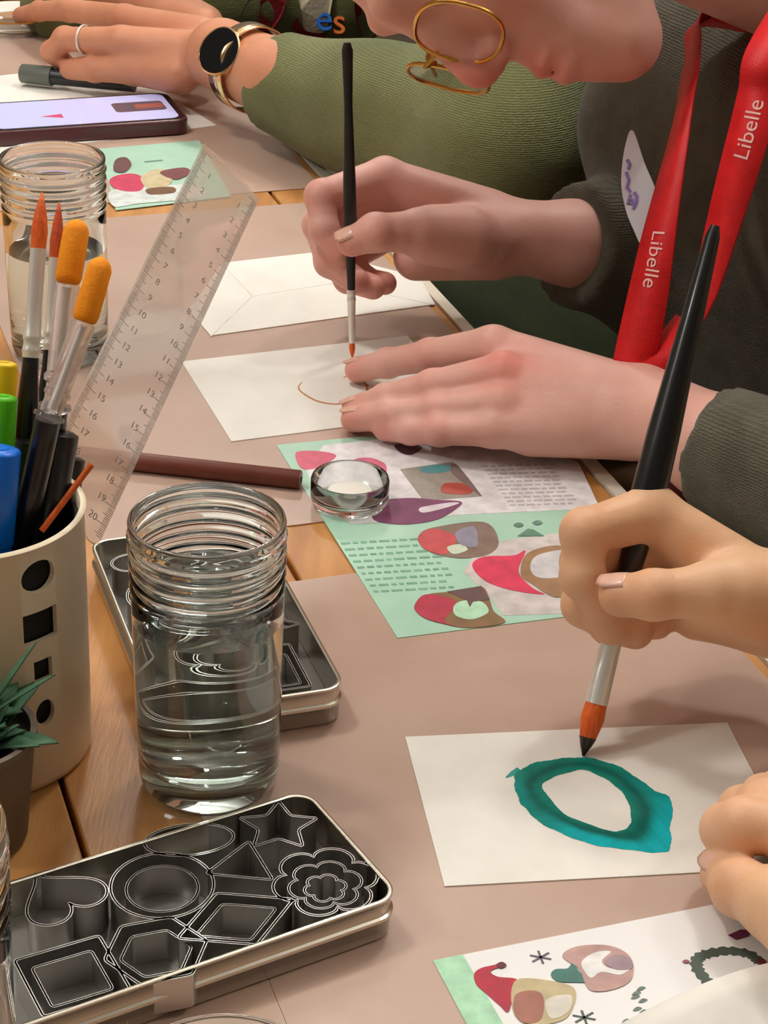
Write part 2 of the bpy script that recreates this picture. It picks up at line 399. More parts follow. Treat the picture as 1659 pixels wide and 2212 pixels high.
for i in range(n):
    for j in range(R+1):
        t_ = j/R; jit = .0004*math.sin(i*.7)+.0005*math.sin(i*.23+1)+.0002*math.sin(i*2.3); p = inner[i]*(1-t_)+outer[i]*t_
        if j in (0, R):
            d = (outer[i]-inner[i]); d /= np.linalg.norm(d); p = p+d*jit*(.8 if j == R else .5)
        vs.append(p+ZZ*.00015); a = i/n
        right = 1.1*math.exp(-((a-.47)/.13)**2)+1.0*math.exp(-((a-.68)/.10)**2)+.25*math.exp(-((a-.95)/.06)**2)
        w = np.clip((t_-.42)*4.0, 0, 1)*np.clip(right, 0, 1); dk = math.exp(-((t_-.38-.12*math.sin(a*9))/.22)**2)
        c = mid*(1-dk)+deepc*dk; c = c*(1-w)+lite*w; c = c*(.93+.12*math.sin(i*.9+j*1.3)*math.sin(j*2.1+i*.37)); cols.append(c)
for i in range(n):
    for j in range(R): fs.append((i*(R+1)+j, i*(R+1)+j+1, ((i+1) % n)*(R+1)+j+1, ((i+1) % n)*(R+1)+j))
obj('painted_ring', (vs, fs), 'paint', card1, cols=cols, label='teal watercolour ring')
obj('brush_stroke', ribbon(pxs([(1093, 1680), (1108, 1671), (1125, 1664)], z), [.0008, .003, .005], z), flat((24, 150, 140)), card1, smooth=False, label='stray teal stroke')

A, B, C = plane(392, 785), plane(392, 785)+tb(0, .148), plane(500, 958)
dAC = (C-A)/np.linalg.norm(C-A); wv = np.array([-dAC[1], dAC[0], 0]); wv = wv if wv[0] > 0 else -wv
dw = plane(735, 928)-C; wv = dw/np.linalg.norm(dw)
card2 = tag(obj('card', MB().prism([A+ZZ*M0, A+wv*.15+ZZ*M0, C+wv*.15+ZZ*M0, C+ZZ*M0], .0006), 'paper', smooth=False),
            'white card with a thin orange painted curve, under the flat hand', 'card', 'white painting cards')
z = M0+.0006
obj('painted_curve', ribbon(spline(pxs([(742, 816), (765, 806), (785, 822), (793, 845), (770, 866), (730, 873), (690, 868), (658, 852), (645, 838), (652, 826)], z), 6, False), [.0006+.0012*math.sin(math.pi*i/54) for i in range(55)], z), flat((196, 128, 78)), card2, smooth=False, label='thin orange brown painted line')
env = sheet('envelope', [(480, 570), (408, 672), (455, 727), (940, 659), (905, 600), (690, 546)], 'white envelope with a pointed side flap, beyond the orange curve card', 'envelope', th=.0008)
for q in ([(480, 570), (545, 640), (455, 727)], [(545, 640), (720, 612), (940, 659)]):
    obj('fold_line', ribbon(pxs(q, M0+.0008), .0007, 0), flat((222, 217, 208)), env, smooth=False)
# white paper sheet under hand and phone
c0 = plane(468, 274); d2 = UV*.98-VV*.2; d2 /= np.linalg.norm(d2); d1 = np.array([-d2[1], d2[0], 0])
sh = [c0, c0+d2*.21, c0+d2*.21+d1*.297, c0+d1*.297]
tag(obj('paper_sheet', MB().prism([p+ZZ*M0 for p in sh], .0005), 'paper', smooth=False), 'white paper sheet under the hand with the smartwatch', 'paper')
PH = .0035

# middle leaflet -----------------------------------------------------------
A = plane(597, 965); ld_ = plane(860, 1385)-A; ld_ /= np.linalg.norm(ld_); lw = plane(1215, 1340)-plane(860, 1385); lw /= np.linalg.norm(lw)
C = A+ld_*.2165
leaf = tag(obj('leaflet', MB().prism([p+ZZ*M0 for p in (A, A+lw*.148, C+lw*.148, C)], .0004), 'mint', smooth=False),
           'mint green leaflet with pictures of painted gnomes, beside the small glass pot', 'leaflet')
zl = M0+.0004
def lp(a, b): return A+lw*.148*a+ld_*.2165*b       # a across 0..1, b down 0..1
def lf(name, pts, rgb, zz=0, sp=False, label=None):
    p = [lp(*q)+ZZ*(zl+zz) for q in pts]; p = spline(p, 6) if sp else p
    return obj(name, MB().prism(p, .00012), flat(rgb), leaf, smooth=False, label=label)
def lpx(name, pts, rgb, zz=.00012, sp=True, label=None):
    return printed(name, pts, zl+zz, rgb, leaf, sp, label=label)
lpx('white_panel', [(700, 962), (1000, 930), (1250, 1000), (1296, 1098), (1000, 1112), (760, 1133), (690, 1090), (660, 1010)], (238, 234, 236), 0, False)
lpx('white_panel', [(1000, 1235), (1040, 1175), (1215, 1150), (1400, 1240), (1240, 1325), (1085, 1330), (1060, 1290)], (214, 206, 202), 0, False)
lpx('pink_hat', [(638, 980), (660, 974), (700, 976), (726, 984), (712, 998), (690, 1010), (652, 1012)], (226, 106, 130))
lpx('pink_hat', [(756, 1000), (775, 990), (805, 990), (832, 1003), (834, 1020), (818, 1012), (795, 1002)], (220, 110, 138))
lpx('picture', [(864, 1014), (978, 998), (1042, 1072), (915, 1082)], (168, 158, 148), sp=False)
lpx('picture_detail', [(905, 1012), (945, 1004), (975, 1008), (968, 1018), (925, 1022)], (96, 158, 164), .00024)
lpx('picture_detail', [(955, 1064), (962, 1044), (1010, 1046), (1022, 1058), (1008, 1068)], (192, 86, 72), .00024)
lpx('picture_detail', [(985, 1003), (1038, 1068), (1020, 1058), (975, 1020)], (140, 118, 116), .00024)
lpx('purple_hat', [(805, 1120), (815, 1085), (880, 1076), (945, 1080), (996, 1084), (985, 1100), (945, 1122), (890, 1132), (840, 1131)], (134, 68, 106))
lpx('hat_shine', [(905, 1099), (925, 1093), (970, 1086), (992, 1087), (960, 1098), (915, 1108)], (232, 220, 226), .00024)
lpx('gnome_picture', [(904, 1158), (935, 1140), (1045, 1128), (1077, 1168), (1058, 1196), (1000, 1206), (940, 1197), (912, 1178)], (142, 118, 104))
lpx('gnome_hat', [(904, 1158), (935, 1142), (985, 1160), (965, 1196), (925, 1190), (908, 1176)], (206, 84, 86), .00024)
lpx('gnome_beard', [(966, 1182), (995, 1176), (1010, 1188), (980, 1197)], (214, 226, 200), .00024)
lpx('picture_detail', [(985, 1150), (1025, 1138), (1030, 1180), (995, 1176)], (150, 146, 164), .00024)
lpx('gnome_hat', [(1020, 1222), (1045, 1203), (1110, 1200), (1135, 1190), (1120, 1235), (1150, 1270), (1175, 1284), (1110, 1276), (1050, 1256)], (226, 64, 96))
lpx('gnome_beard', [(1125, 1240), (1140, 1195), (1215, 1180), (1260, 1230), (1210, 1290), (1150, 1262)], (166, 128, 92), .00024)
lpx('gnome_face', [(1145, 1225), (1165, 1198), (1235, 1190), (1230, 1240), (1165, 1248)], (214, 212, 214), .00036)
lpx('gnome_picture', [(896, 1308), (925, 1284), (985, 1278), (1040, 1268), (1056, 1290), (1066, 1320), (1090, 1345), (1010, 1356), (950, 1345), (905, 1325)], (140, 108, 74))
lpx('gnome_hat', [(896, 1306), (922, 1284), (985, 1300), (960, 1340), (985, 1352), (930, 1340), (902, 1324)], (190, 62, 82), .00024)
lpx('gnome_beard', [(980, 1310), (1000, 1298), (1040, 1300), (1055, 1322), (1020, 1338), (985, 1330)], (190, 234, 198), .00024)
lpx('picture_detail', [(965, 1278), (1040, 1266), (1058, 1296), (1022, 1300), (1015, 1312), (1008, 1296)], (108, 84, 80), .0003, sp=False)
lpx('icon_tree', [(1118, 1158), (1140, 1142), (1152, 1144), (1176, 1158)], (100, 146, 122), sp=False)
for q in ((1120, 1134), (1161, 1129)): lpx('icon_star', [(q[0]-11, q[1]), (q[0], q[1]-5), (q[0]+11, q[1]), (q[0], q[1]+5)], (104, 142, 124))
mb = MB()
for r_ in range(11):
    x0, y0 = 1040+r_*6, 1006+r_*8.4; x = x0
    while x < x0+150-r_*1.5:
        wd_ = random.uniform(9, 22); mb.prism(pxs([(x, y0-(x-x0)*.03), (x+wd_, y0-(x-x0+wd_)*.03), (x+wd_+2, y0+3-(x-x0+wd_)*.03), (x+2, y0+3-(x-x0)*.03)], zl+.00012), .00008); x += wd_+5
obj('text_lines', mb, flat((196, 192, 194)), leaf, smooth=False)
mb = MB()
for r_ in range(9):
    x0, y0 = 735+r_*9, 1172+r_*13; x = x0
    while x < x0+210-r_*6:
        wd_ = random.uniform(9, 24); mb.prism(pxs([(x, y0-(x-x0)*.06), (x+wd_, y0-(x-x0+wd_)*.06), (x+wd_+2, y0+4-(x-x0+wd_)*.06), (x+2, y0+4-(x-x0)*.06)], zl+.00012), .00008); x += wd_+6
obj('text_lines', mb, flat((128, 180, 150)), leaf, smooth=False)
lpx('purple_spot', [(852, 962), (880, 958), (912, 966), (890, 982), (866, 978)], (84, 48, 64))
# near leaflet at the lower right -------------------------------------------
A2 = plane(935, 2080); e1 = plane(1560, 1955)-A2; L1 = .148; e1 /= np.linalg.norm(e1); e2 = np.array([e1[1], -e1[0], 0])
leaf2 = tag(obj('leaflet', MB().prism([p+ZZ*M0 for p in (A2, A2+e1*L1, A2+e1*L1+e2*.19, A2+e2*.19)], .0004), 'gloss_paper', smooth=False),
            'white leaflet with a red hatted gnome and wreath print, nearest the camera', 'leaflet')
def l2(name, pts, rgb, zz=.00012, sp=True): return printed(name, pts, zl+zz, rgb, leaf2, sp)
obj('mint_edge', MB().prism([p+ZZ*zl for p in (A2, A2+e1*.012, A2+e1*.016+e2*.19, A2+e2*.19)], .0001), flat((178, 226, 190)), leaf2, smooth=False)
l2('gnome_hat', [(1024, 2105), (1038, 2092), (1062, 2086), (1085, 2081), (1086, 2087), (1060, 2098), (1075, 2110), (1118, 2117), (1108, 2150), (1098, 2186), (1080, 2172), (1055, 2150), (1030, 2128)], (190, 42, 64))
l2('hat_bobble', [(1072, 2084), (1084, 2078), (1094, 2085), (1082, 2092)], (104, 42, 54), .00024)
l2('gnome_body', [(1112, 2120), (1150, 2114), (1222, 2126), (1244, 2144), (1236, 2180), (1215, 2204), (1160, 2214), (1118, 2200), (1104, 2160)], (200, 182, 142))
l2('gnome_face', [(1112, 2152), (1140, 2140), (1172, 2150), (1170, 2200), (1135, 2210), (1112, 2190)], (170, 112, 96), .00024)
l2('gnome_beard', [(1180, 2160), (1232, 2150), (1228, 2185), (1190, 2200)], (226, 220, 206), .00024)
l2('green_bow', [(1190, 2106), (1200, 2094), (1226, 2092), (1238, 2078), (1250, 2098), (1270, 2120), (1235, 2122), (1205, 2120)], (72, 126, 114))
l2('teacup_ring', [(1218, 2058), (1250, 2044), (1310, 2042), (1352, 2058), (1368, 2085), (1362, 2118), (1330, 2136), (1290, 2142), (1268, 2132), (1250, 2092), (1220, 2072)], (198, 158, 150))
l2('ring_inside', [(1256, 2080), (1285, 2058), (1320, 2056), (1300, 2076), (1318, 2092), (1362, 2090), (1340, 2106), (1300, 2100), (1275, 2112)], (240, 238, 236), .00024)
l2('ring_spot', [(1306, 2078), (1330, 2062), (1362, 2072), (1364, 2092), (1330, 2094)], (168, 142, 150), .00036)
def snow(cx, cy, s, rgb=(110, 96, 116)):
    mb = MB()
    for k in range(3):
        a = k*math.pi/3+.3; mb2 = ribbon(pxs([(cx-s*math.cos(a), cy-s*.6*math.sin(a)), (cx+s*math.cos(a), cy+s*.6*math.sin(a))], zl+.00012), .0009, 0); mb.add(mb2.v, mb2.f)
    obj('snowflake', mb, flat(rgb), leaf2, smooth=False)
snow(1168, 2068, 24); snow(1262, 2198, 26, (84, 96, 92))
wr = spline(pxs([(1530, 2122), (1508, 2095), (1506, 2072), (1530, 2060), (1575, 2054), (1620, 2062), (1640, 2078)], zl+.00012), 6, False)
obj('wreath', ribbon(wr, [.0045+.0012*math.sin(i*2.3) for i in range(len(wr))], 0), flat((74, 88, 76)), leaf2, smooth=False)
l2('candle', [(1573, 2020), (1600, 2008), (1622, 2010), (1618, 2022), (1590, 2030)], (112, 46, 76), sp=False)
l2('berry', [(1474, 2077), (1482, 2073), (1490, 2077), (1482, 2081)], (150, 80, 92))
l2('berry', [(1632, 2078), (1645, 2070), (1656, 2078), (1645, 2084)], (120, 52, 58), .00024)
mb = MB()
for k, (x, y) in enumerate([(1372, 2200), (1352, 2206), (1390, 2186), (1376, 2180), (1388, 2162), (1372, 2154), (1384, 2136), (1374, 2146)]):
    mb.prism(spline(pxs([(x-9, y+3), (x, y-5), (x+11, y-2), (x, y+4)], zl+.00012), 4), .0001)
obj('leaf_sprig', mb, flat((112, 128, 118)), leaf2, smooth=False)
# curled bright white sheet in the corner
mb = MB(); n = 24; V_ = []; 
a0, a1, a2 = plane(1480, 2118, .006), plane(1640, 2100, .012), plane(1240, 2240, .004)
g = 14; vs = []; fs = []
for i in range(g+1):
    for j in range(g+1):
        s_, t_ = i/g, j/g; p = plane(1330, 2236, 0)*(1-s_)+plane(1780, 2086, 0)*s_; q = p+e2*(.12*t_)
        zc = M0+.0009+.010*math.exp(-((t_)/.16)**2)*math.sin(math.pi*min(1, s_*1.0)*.8+.25)
        vs.append([q[0], q[1], zc])
for i in range(g):
    for j in range(g): fs.append((i*(g+1)+j, (i+1)*(g+1)+j, (i+1)*(g+1)+j+1, i*(g+1)+j+1))
o = tag(obj('paper_sheet', (vs, fs), 'paper'), 'bright white paper with a curled edge over the gnome leaflet', 'paper'); o.modifiers.new('solid', 'SOLIDIFY').thickness = .0003
# far leaflet
lf3 = [(208, 322), (418, 300), (470, 380), (460, 432), (240, 456), (180, 400)]
far = sheet('leaflet', [(215, 322), (430, 304), (500, 425), (250, 455)], 'mint leaflet with a pink gnome, between the phone and the far jar', 'leaflet', 'mint', th=.0004)
def l3(name, pts, rgb, zz=.00012): return printed(name, pts, zl+zz, rgb, far)
l3('white_panel', [(240, 412), (330, 402), (420, 400), (440, 425), (300, 440), (246, 446)], (214, 222, 218))
l3('pink_hat', [(236, 392), (250, 380), (285, 375), (310, 385), (308, 408), (285, 414), (250, 408)], (206, 62, 96), .00024)
l3('gnome_beard', [(305, 382), (335, 366), (372, 372), (365, 400), (330, 406), (312, 402)], (206, 190, 150), .00024)
l3('gnome_body', [(345, 372), (395, 362), (412, 372), (380, 388)], (126, 70, 72), .0003)
l3('gnome_foot', [(318, 408), (372, 404), (376, 416), (325, 420)], (120, 84, 56), .0003)
l3('dark_spot', [(250, 345), (272, 340), (284, 356), (268, 372), (246, 368)], (110, 72, 72), .0003)
obj('text_lines', ribbon(pxs([(312, 350), (352, 346)], zl+.00012), .003, 0), flat((110, 150, 130)), far, smooth=False)

# ================================================================== GLASS JARS
def jar(name, label, px, py, water, group='water jars', rs=1.0, z0=M0, hh=.127):
    c = plane(px, py, z0) if isinstance(px, (int, float)) else px; k = hh/.127
    t = thing(name, label, 'jar', c, group)
    out = [(0, .0032), (.010, .0030), (.018, .0014), (.0215, .0002), (.024, 0), (.0268, .0012), (.0290, .0050), (.0297, .010), (.0302, .03), (.0306, .06), (.0309, .085), (.0311, .094)]
    for i in range(22):                               # screw-thread rings
        a = i/21; out.append((.0306+.0007*a+.0009*math.sin(a*4.5*2*math.pi), .096+.025*a))
    out += [(.0313, .1232), (.0316, .1255), (.0312, .1268), (.0304, .127)]
    inn = [(.0296, .1262), (.0292, .124)]
    for i in range(18): a = i/17; inn.append((.0291-.0004*a-.0004*math.sin(a*4*2*math.pi), .121-.025*a))
    inn += [(.0286, .085), (.0283, .05), (.0279, .022), (.0262, .0155), (.02, .0128), (0, .0125)]
    f = lambda pr: [(r*rs, z_*k) for r, z_ in pr]
    obj('glass', MB().lathe(f(out+inn), c, 96), 'glass', t, sharp=60)
    if water:
        w = [(0, .0123), (.0202, .0126), (.0264, .0153), (.0281, .0218), (.0285, .05), (.02865, water-.0006), (.0286, water-.0001), (.027, water-.0008), (0, water-.001)]
        obj('water', MB().lathe(f(w), c, 96), 'water', t, sharp=60)
    return t
jar('glass_jar', 'tall clear screw-neck jar half full of water, between the two tins', 452, 1686, .082)
jar('glass_jar', 'clear screw-neck water jar behind the brushes, in front of the phone', plane(112, 338, .127)*np.array([1, 1, 0]), 0, .07, z0=0)
jar('glass_jar', 'clear jar whose rim just enters at the bottom edge', plane(480, 2356, .10)*np.array([1, 1, 0]), 0, .05, hh=.10)
# small glass pot on the leaflet
c = plane(755, 1088, zl); t = thing('glass_pot', 'small low round glass pot with a painted white reflection, on the mint leaflet', 'pot', c+ZZ*.0004)
c = c+ZZ*.0004
obj('glass', MB().lathe([(0, 0), (.018, 0), (.0205, .0012), (.0212, .004), (.0212, .0145), (.0206, .0158), (.0198, .0158), (.0192, .0145), (.0190, .0058), (.0175, .0045), (0, .0042)], c, 64), 'glass', t, sharp=60)
obj('white_reflection', MB().lathe([(0, .0043), (.0118, .0043), (.0122, .005), (.0122, .0072), (.0114, .0076), (0, .0076)], c, 48), 'reflection_white', t)  # white disc standing in for a reflection in the glass

# brown pencil
a, b = plane(140, 980, M0+.0052), plane(650, 1036, M0+.0052)
t = thing('pencil', 'thick round brown pencil lying left of the small glass pot', 'pencil', (a+b)/2-ZZ*.0052)
d = (b-a)/np.linalg.norm(b-a)
obj('barrel', MB().tube([a, b-d*.0006, b], [.0052, .0052, .0048], 24), 'brown_pencil', t, sharp=50)
obj('lead', MB().tube([b, b+d*.0003], [.0018, .0017], 12), 'matte_black', t)

# phone
zc = M0+.0006
fr = plane(412, 290, zc); d1 = plane(0, 318, zc)-fr; d1 /= np.linalg.norm(d1); d2 = np.array([d1[1], -d1[0], 0]); d2 = d2 if d2[1] > 0 else -d2
def rrect(o_, x, y, w, h, r, n=6):
    out = []
    for cx, cy, q in ((w-r, h-r, 0), (r, h-r, 1), (r, r, 2), (w-r, r, 3)):
        for k in range(n+1):
            a = (q+k/n)*math.pi/2; out.append(o_+x*(cx+r*math.cos(a))+y*(cy+r*math.sin(a)))
    return out
t = thing('phone', 'dark red cased phone with a lit lavender screen, lying behind the far jar', 'phone', fr+d1*.08+d2*.04)
bevel(obj('case', MB().prism(rrect(fr, d1, d2, .165, .082, .012), .0125), 'phone_case', t), .002, 3)
up_ = ZZ*.0125
obj('bezel', MB().prism(rrect(fr+up_+d1*.003+d2*.003, d1, d2, .159, .076, .010), .0003), 'phone_glass', t, smooth=False)
so = fr+ZZ*.0128
obj('screen', MB().prism(rrect(so+d1*.007+d2*.006, d1, d2, .151, .070, .008), .0002), 'screen', t, smooth=False)
so = so+ZZ*.0002
obj('screen_mark', MB().prism([so+d1*.100+d2*.036, so+d1*.118+d2*.032, so+d1*.100+d2*.025], .0001), 'screen_red', t, smooth=False, label='small red triangle')
obj('screen_panel', MB().prism(rrect(so+d1*.012+d2*.030, d1, d2, .043, .026, .004), .0001), 'screen_dark', t, smooth=False)
obj('screen_panel', MB().prism(rrect(so+ZZ*.0001+d1*.013+d2*.037, d1, d2, .024, .012, .003), .0001), 'screen_rust', t, smooth=False)
# small glass dish top left
c = plane(30, 62, 0); c = tb(c@UV, c@VV, 0)
t = thing('glass_dish', 'low glass dish with a golden rim beyond the white sheet, upper left', 'dish', c)
obj('bowl', MB().lathe([(0, 0), (.03, 0), (.042, .006), (.046, .016), (.0445, .016), (.04, .007), (.029, .002), (0, .002)], c, 64), 'glass', t, sharp=60)
obj('rim', MB().lathe([(.0446, .0158), (.0462, .0158), (.0462, .0172), (.0446, .0172), (.0446, .0158)], c, 64), 'gold', t)
c = plane(20, 8, 0)
tag(obj('paper_sheet', MB().prism([c+tb(*q, .0002) for q in ((-.03, .05), (.12, .03), (.09, -.18), (-.06, -.16))], .0005), 'paper', smooth=False), 'white paper in the far upper left corner beyond the dish', 'paper')

# ================================================================== TINS WITH CUTTERS
def outline_wall(pts, th, z0, z1):                    # thin upright wall along a closed outline
    n = len(pts); pts = [np.array(p[:2], float) for p in pts]
    ar = sum(pts[i][0]*pts[(i+1) % n][1]-pts[i][1]*pts[(i+1) % n][0] for i in range(n))
    if ar < 0: pts = pts[::-1]
    o_ = []; i_ = []
    for i in range(n):
        d = pts[(i+1) % n]-pts[i-1]; nn = np.array([d[1], -d[0]])/(np.linalg.norm(d)+1e-12); o_.append(pts[i]+nn*th/2); i_.append(pts[i]-nn*th/2)
    vs = [(*p, z0) for p in o_]+[(*p, z1) for p in o_]+[(*p, z1) for p in i_]+[(*p, z0) for p in i_]; fs = []
    for k in range(4):
        for i in range(n): a, b = k*n+i, k*n+(i+1) % n; c_, d_ = ((k+1) % 4)*n+(i+1) % n, ((k+1) % 4)*n+i; fs.append((a, b, c_, d_))
    m = MB(); m.add(vs, fs); return m
def shape2d(kind, r, n=48):
    if kind == 'circle': return [(r*math.cos(2*math.pi*i/n), r*math.sin(2*math.pi*i/n)) for i in range(n)]
    if kind == 'oval': return [(r*1.25*math.cos(2*math.pi*i/n), r*.7*math.sin(2*math.pi*i/n)) for i in range(n)]
    if kind == 'flower':
        return [((r*.76+r*.24*abs(math.cos(3*a))**.6)*math.cos(a), (r*.76+r*.24*abs(math.cos(3*a))**.6)*math.sin(a)) for a in [2*math.pi*i/96 for i in range(96)]]
    if kind == 'heart':
        return [(r/16.5*16*math.sin(a)**3, r/16.5*(13*math.cos(a)-5*math.cos(2*a)-2*math.cos(3*a)-math.cos(4*a)+2)) for a in [2*math.pi*i/64 for i in range(64)]]
    if kind == 'star': P_ = [(r*(1 if i % 2 == 0 else .5)*math.cos(math.pi*i/5+.3), r*(1 if i % 2 == 0 else .5)*math.sin(math.pi*i/5+.3)) for i in range(10)]
    if kind == 'triangle': P_ = [(r*math.cos(2*math.pi*i/3), r*math.sin(2*math.pi*i/3)) for i in range(3)]
    if kind == 'diamond': P_ = [(r*1.12, 0), (0, r*.78), (-r*1.12, 0), (0, -r*.78)]
    if kind == 'square': P_ = [(r*.75*a, r*.75*b) for a, b in ((1, 1), (-1, 1), (-1, -1), (1, -1))]
    if kind == 'hexagon': P_ = [(r*math.cos(math.pi*i/3), r*math.sin(math.pi*i/3)) for i in range(6)]
    if kind == 'rectangle': P_ = [(r*.62*a, r*1.1*b) for a, b in ((1, 1), (-1, 1), (-1, -1), (1, -1))]
    out = []
    for i in range(len(P_)):
        a, b, c_ = np.array(P_[i-1]), np.array(P_[i]), np.array(P_[(i+1) % len(P_)])
        f_ = min(.0016/np.linalg.norm(b-a), .0016/np.linalg.norm(c_-b), .3)
        for s_ in (0, .33, .67, 1):
            p0 = b+(a-b)*f_; p2 = b+(c_-b)*f_; out.append(tuple((1-s_)**2*p0+2*s_*(1-s_)*b+s_*s_*p2))
    return out
def tin(label, corner, dl, dw, L, Wd, h, where, cutters):
    """corner: table point, dl/dw: unit axes along length and width"""
    c = corner+dl*L/2+dw*Wd/2; t = thing('metal_tin', label, 'tin', c, 'metal cutter tins')
    def rr(ins, r): return rrect(corner+dl*ins+dw*ins, dl, dw, L-2*ins, Wd-2*ins, max(r, .001), 6)
    rings = [(0.0012, 0), (.0002, .0015), (0, .009), (-.0010, .0098), (-.0010, .0112), (0, .0118), (.0001, h-.0022), (-.0006, h-.0014), (-.0006, h-.0004), (.0002, h), (.0012, h-.0004), (.0014, h-.002), (.0014, .0016)]
    vs = []; fs = []; n = None
    for ins, z_ in rings:
        p = rr(ins, .009-ins); n = len(p); vs += [q*np.array([1, 1, 0])+ZZ*(corner[2]+z_) for q in p]
    for k in range(len(rings)-1):
        for i in range(n): fs.append((k*n+i, k*n+(i+1) % n, (k+1)*n+(i+1) % n, (k+1)*n+i))
    fs.append(tuple(range(n))[::-1])
    obj('box', (vs, fs), 'tin_metal', t, sharp=50)
    obj('tray', MB().prism([q*np.array([1, 1, 0])+ZZ*(corner[2]+.0016) for q in rr(.0015, .0075)], .0018), 'tin_inside', t, smooth=False, label='dark reflecting floor of the tin')
    for kind, l_, w_, r_, rot, nest in cutters:
        cc = corner+dl*l_+dw*w_; zb = corner[2]+.0035
        cu = thing('cookie_cutter', f'{"nested " if nest else ""}{kind} shaped metal cutter in the {where}', 'cutter', (cc[0], cc[1], zb), 'metal cutters in the tins')
        for q in range(nest+1):
            rad = r_*(1-.30*q); ca, sa = math.cos(rot), math.sin(rot)
            pl = [cc[:2]+(dl*(x*ca-y*sa)+dw*(x*sa+y*ca))[:2] for x, y in shape2d(kind, rad)]
            top = corner[2]+h-.0012-.0016*q
            nm = 'cutter_wall' if q == 0 else 'inner_wall'
            obj(nm, outline_wall(pl, .0006, zb, top), 'cutter', cu, sharp=40)
            if q == 0:
                lipo = outline_wall(pl, .0013, top-.0008, top); obj('rolled_rim', lipo, 'cutter', cu, sharp=40)
            else:
                obj('rolled_rim', outline_wall(pl, .0011, top-.0007, top), 'cutter', cu, sharp=40)
    return t
TH = .0205
cr = plane(850, 1932, TH)*np.array([1, 1, 0]); bk = plane(652, 1704, TH)*np.array([1, 1, 0]); fl = plane(40, 2212, TH)*np.array([1, 1, 0])
dl = fl-cr; dl /= np.linalg.norm(dl); dw = np.array([dl[1], -dl[0], 0]); dw = dw if dw[1] > 0 else -dw
WD = abs((bk-cr)@dw)
def loc1(px, py): q = plane(px, py, TH)*np.array([1, 1, 0])-cr; return float(q@dl), float(q@dw)
spec = [('flower', 689, 1898, .0205, .2, 2), ('diamond', 496, 1978, .0215, .0, 1), ('circle', 336, 1906, .0195, 0, 1), ('triangle', 510, 1862, .0150, 2.2, 0),
        ('star', 588, 1778, .0165, .5, 0), ('oval', 395, 1808, .0140, .3, 0), ('hexagon', 322, 2046, .0190, .2, 1), ('square', 140, 2100, .0215, .05, 1), ('heart', 110, 1925, .0170, 2.9, 0)]
cut1 = [(k, *loc1(x, y), r_, ro, ne) for k, x, y, r_, ro, ne in spec]
cr0 = cr-dl*.0022-dw*.0012+ZZ*M0
tin('silver tin full of nested metal cutters, in front of the water jar', cr0, dl, dw, .172, WD, TH-M0, 'near tin', cut1)
jar('glass_jar', 'clear jar at the left edge beside the near tin, mostly out of frame', cr+dl*.1960-dw*.030, 0, .06, rs=1.1, z0=0, hh=.14)
# middle tin, behind the jar
c2 = plane(745, 1482, TH)*np.array([1, 1, 0]); r2_ = plane(620, 1258, TH)*np.array([1, 1, 0]); dl2 = r2_-c2; dl2 /= np.linalg.norm(dl2)
dw2 = np.array([-dl2[1], dl2[0], 0]); dw2 = dw2 if dw2[0] < 0 else -dw2
lf_ = plane(195, 1168, TH)*np.array([1, 1, 0])-c2; L2 = float(lf_@dl2); W2 = float(lf_@dw2)
print('tin2', L2, W2, 'tin1', WD)
cut2 = [('rectangle', .024, .024, .0165, math.pi/2, 1), ('square', .022, .062, .018, .1, 1), ('star', .062, .020, .0165, .4, 1), ('flower', .060, .058, .019, .2, 1),
        ('triangle', .096, .020, .015, 1.2, 0), ('circle', .100, .058, .0185, 0, 1), ('hexagon', .132, .022, .0165, .3, 1), ('heart', .135, .060, .016, 1.0, 0)]
cut2 = [c_ for c_ in cut2 if c_[1] < L2-.012]
tin('silver tin of metal cutters, behind the tall water jar', c2+ZZ*M0, dl2, dw2, L2, W2, TH-M0, 'middle tin', cut2)

# ================================================================== CREAM POT WITH HOLES, BRUSHES, RULER
PC = np.array([-.1680, .7160, 0]); PR = .0450; PHH = .117
pot = thing('brush_pot', 'cream pot with round and square holes, holding brushes and ruler', 'pot', PC)
prof = [(0, 0), (PR*.93, 0), (PR*.97, .001), (PR*.985, .004), (PR, PHH-.002), (PR+.0008, PHH-.0006), (PR, PHH), (PR-.0016, PHH), (PR-.0022, PHH-.001), (PR*.985-.0022, .004), (0, .0025)]
wall = obj('pot_wall', MB().lathe(prof, PC, 128), 'cream', pot, sharp=50)
cutm = MB()
def holes(az, kinds):
    for kind, zz, hw, hh_ in kinds:
        n = 20 if kind == 'o' else 4; pin = []; pout = []
        for k in range(n):
            a = 2*math.pi*k/n+(math.pi/4 if n == 4 else 0); sx = math.cos(a)*(1.414 if n == 4 else 1); sy = math.sin(a)*(1.414 if n == 4 else 1)
            th = az+sx*hw/PR; zv = zz+sy*hh_
            pin.append(PC+np.array([math.cos(th)*(PR-.007), math.sin(th)*(PR-.007), zv])); pout.append(PC+np.array([math.cos(th)*(PR+.007), math.sin(th)*(PR+.007), zv]))
        cutm.add(pin+pout, [tuple(range(n))[::-1], tuple(range(n, 2*n))]+[(i, (i+1) % n, n+(i+1) % n, n+i) for i in range(n)])
for k in range(5):
    holes(math.radians(-45)+k*math.radians(72), [('o', .103, .0080, .0072), ('s', .0800, .0082, .0070), ('s', .0590, .0044, .0050), ('o', .0380, .0046, .0062)])
co = obj('tmp', cutm, 'cream', pot, smooth=False)
bm_ = wall.modifiers.new('b', 'BOOLEAN'); bm_.object = co; bm_.operation = 'DIFFERENCE'; bm_.solver = 'EXACT'
dg = bpy.context.evaluated_depsgraph_get(); me2 = bpy.data.meshes.new_from_object(wall.evaluated_get(dg))
wall.modifiers.clear(); wall.data = me2; bpy.data.objects.remove(co)
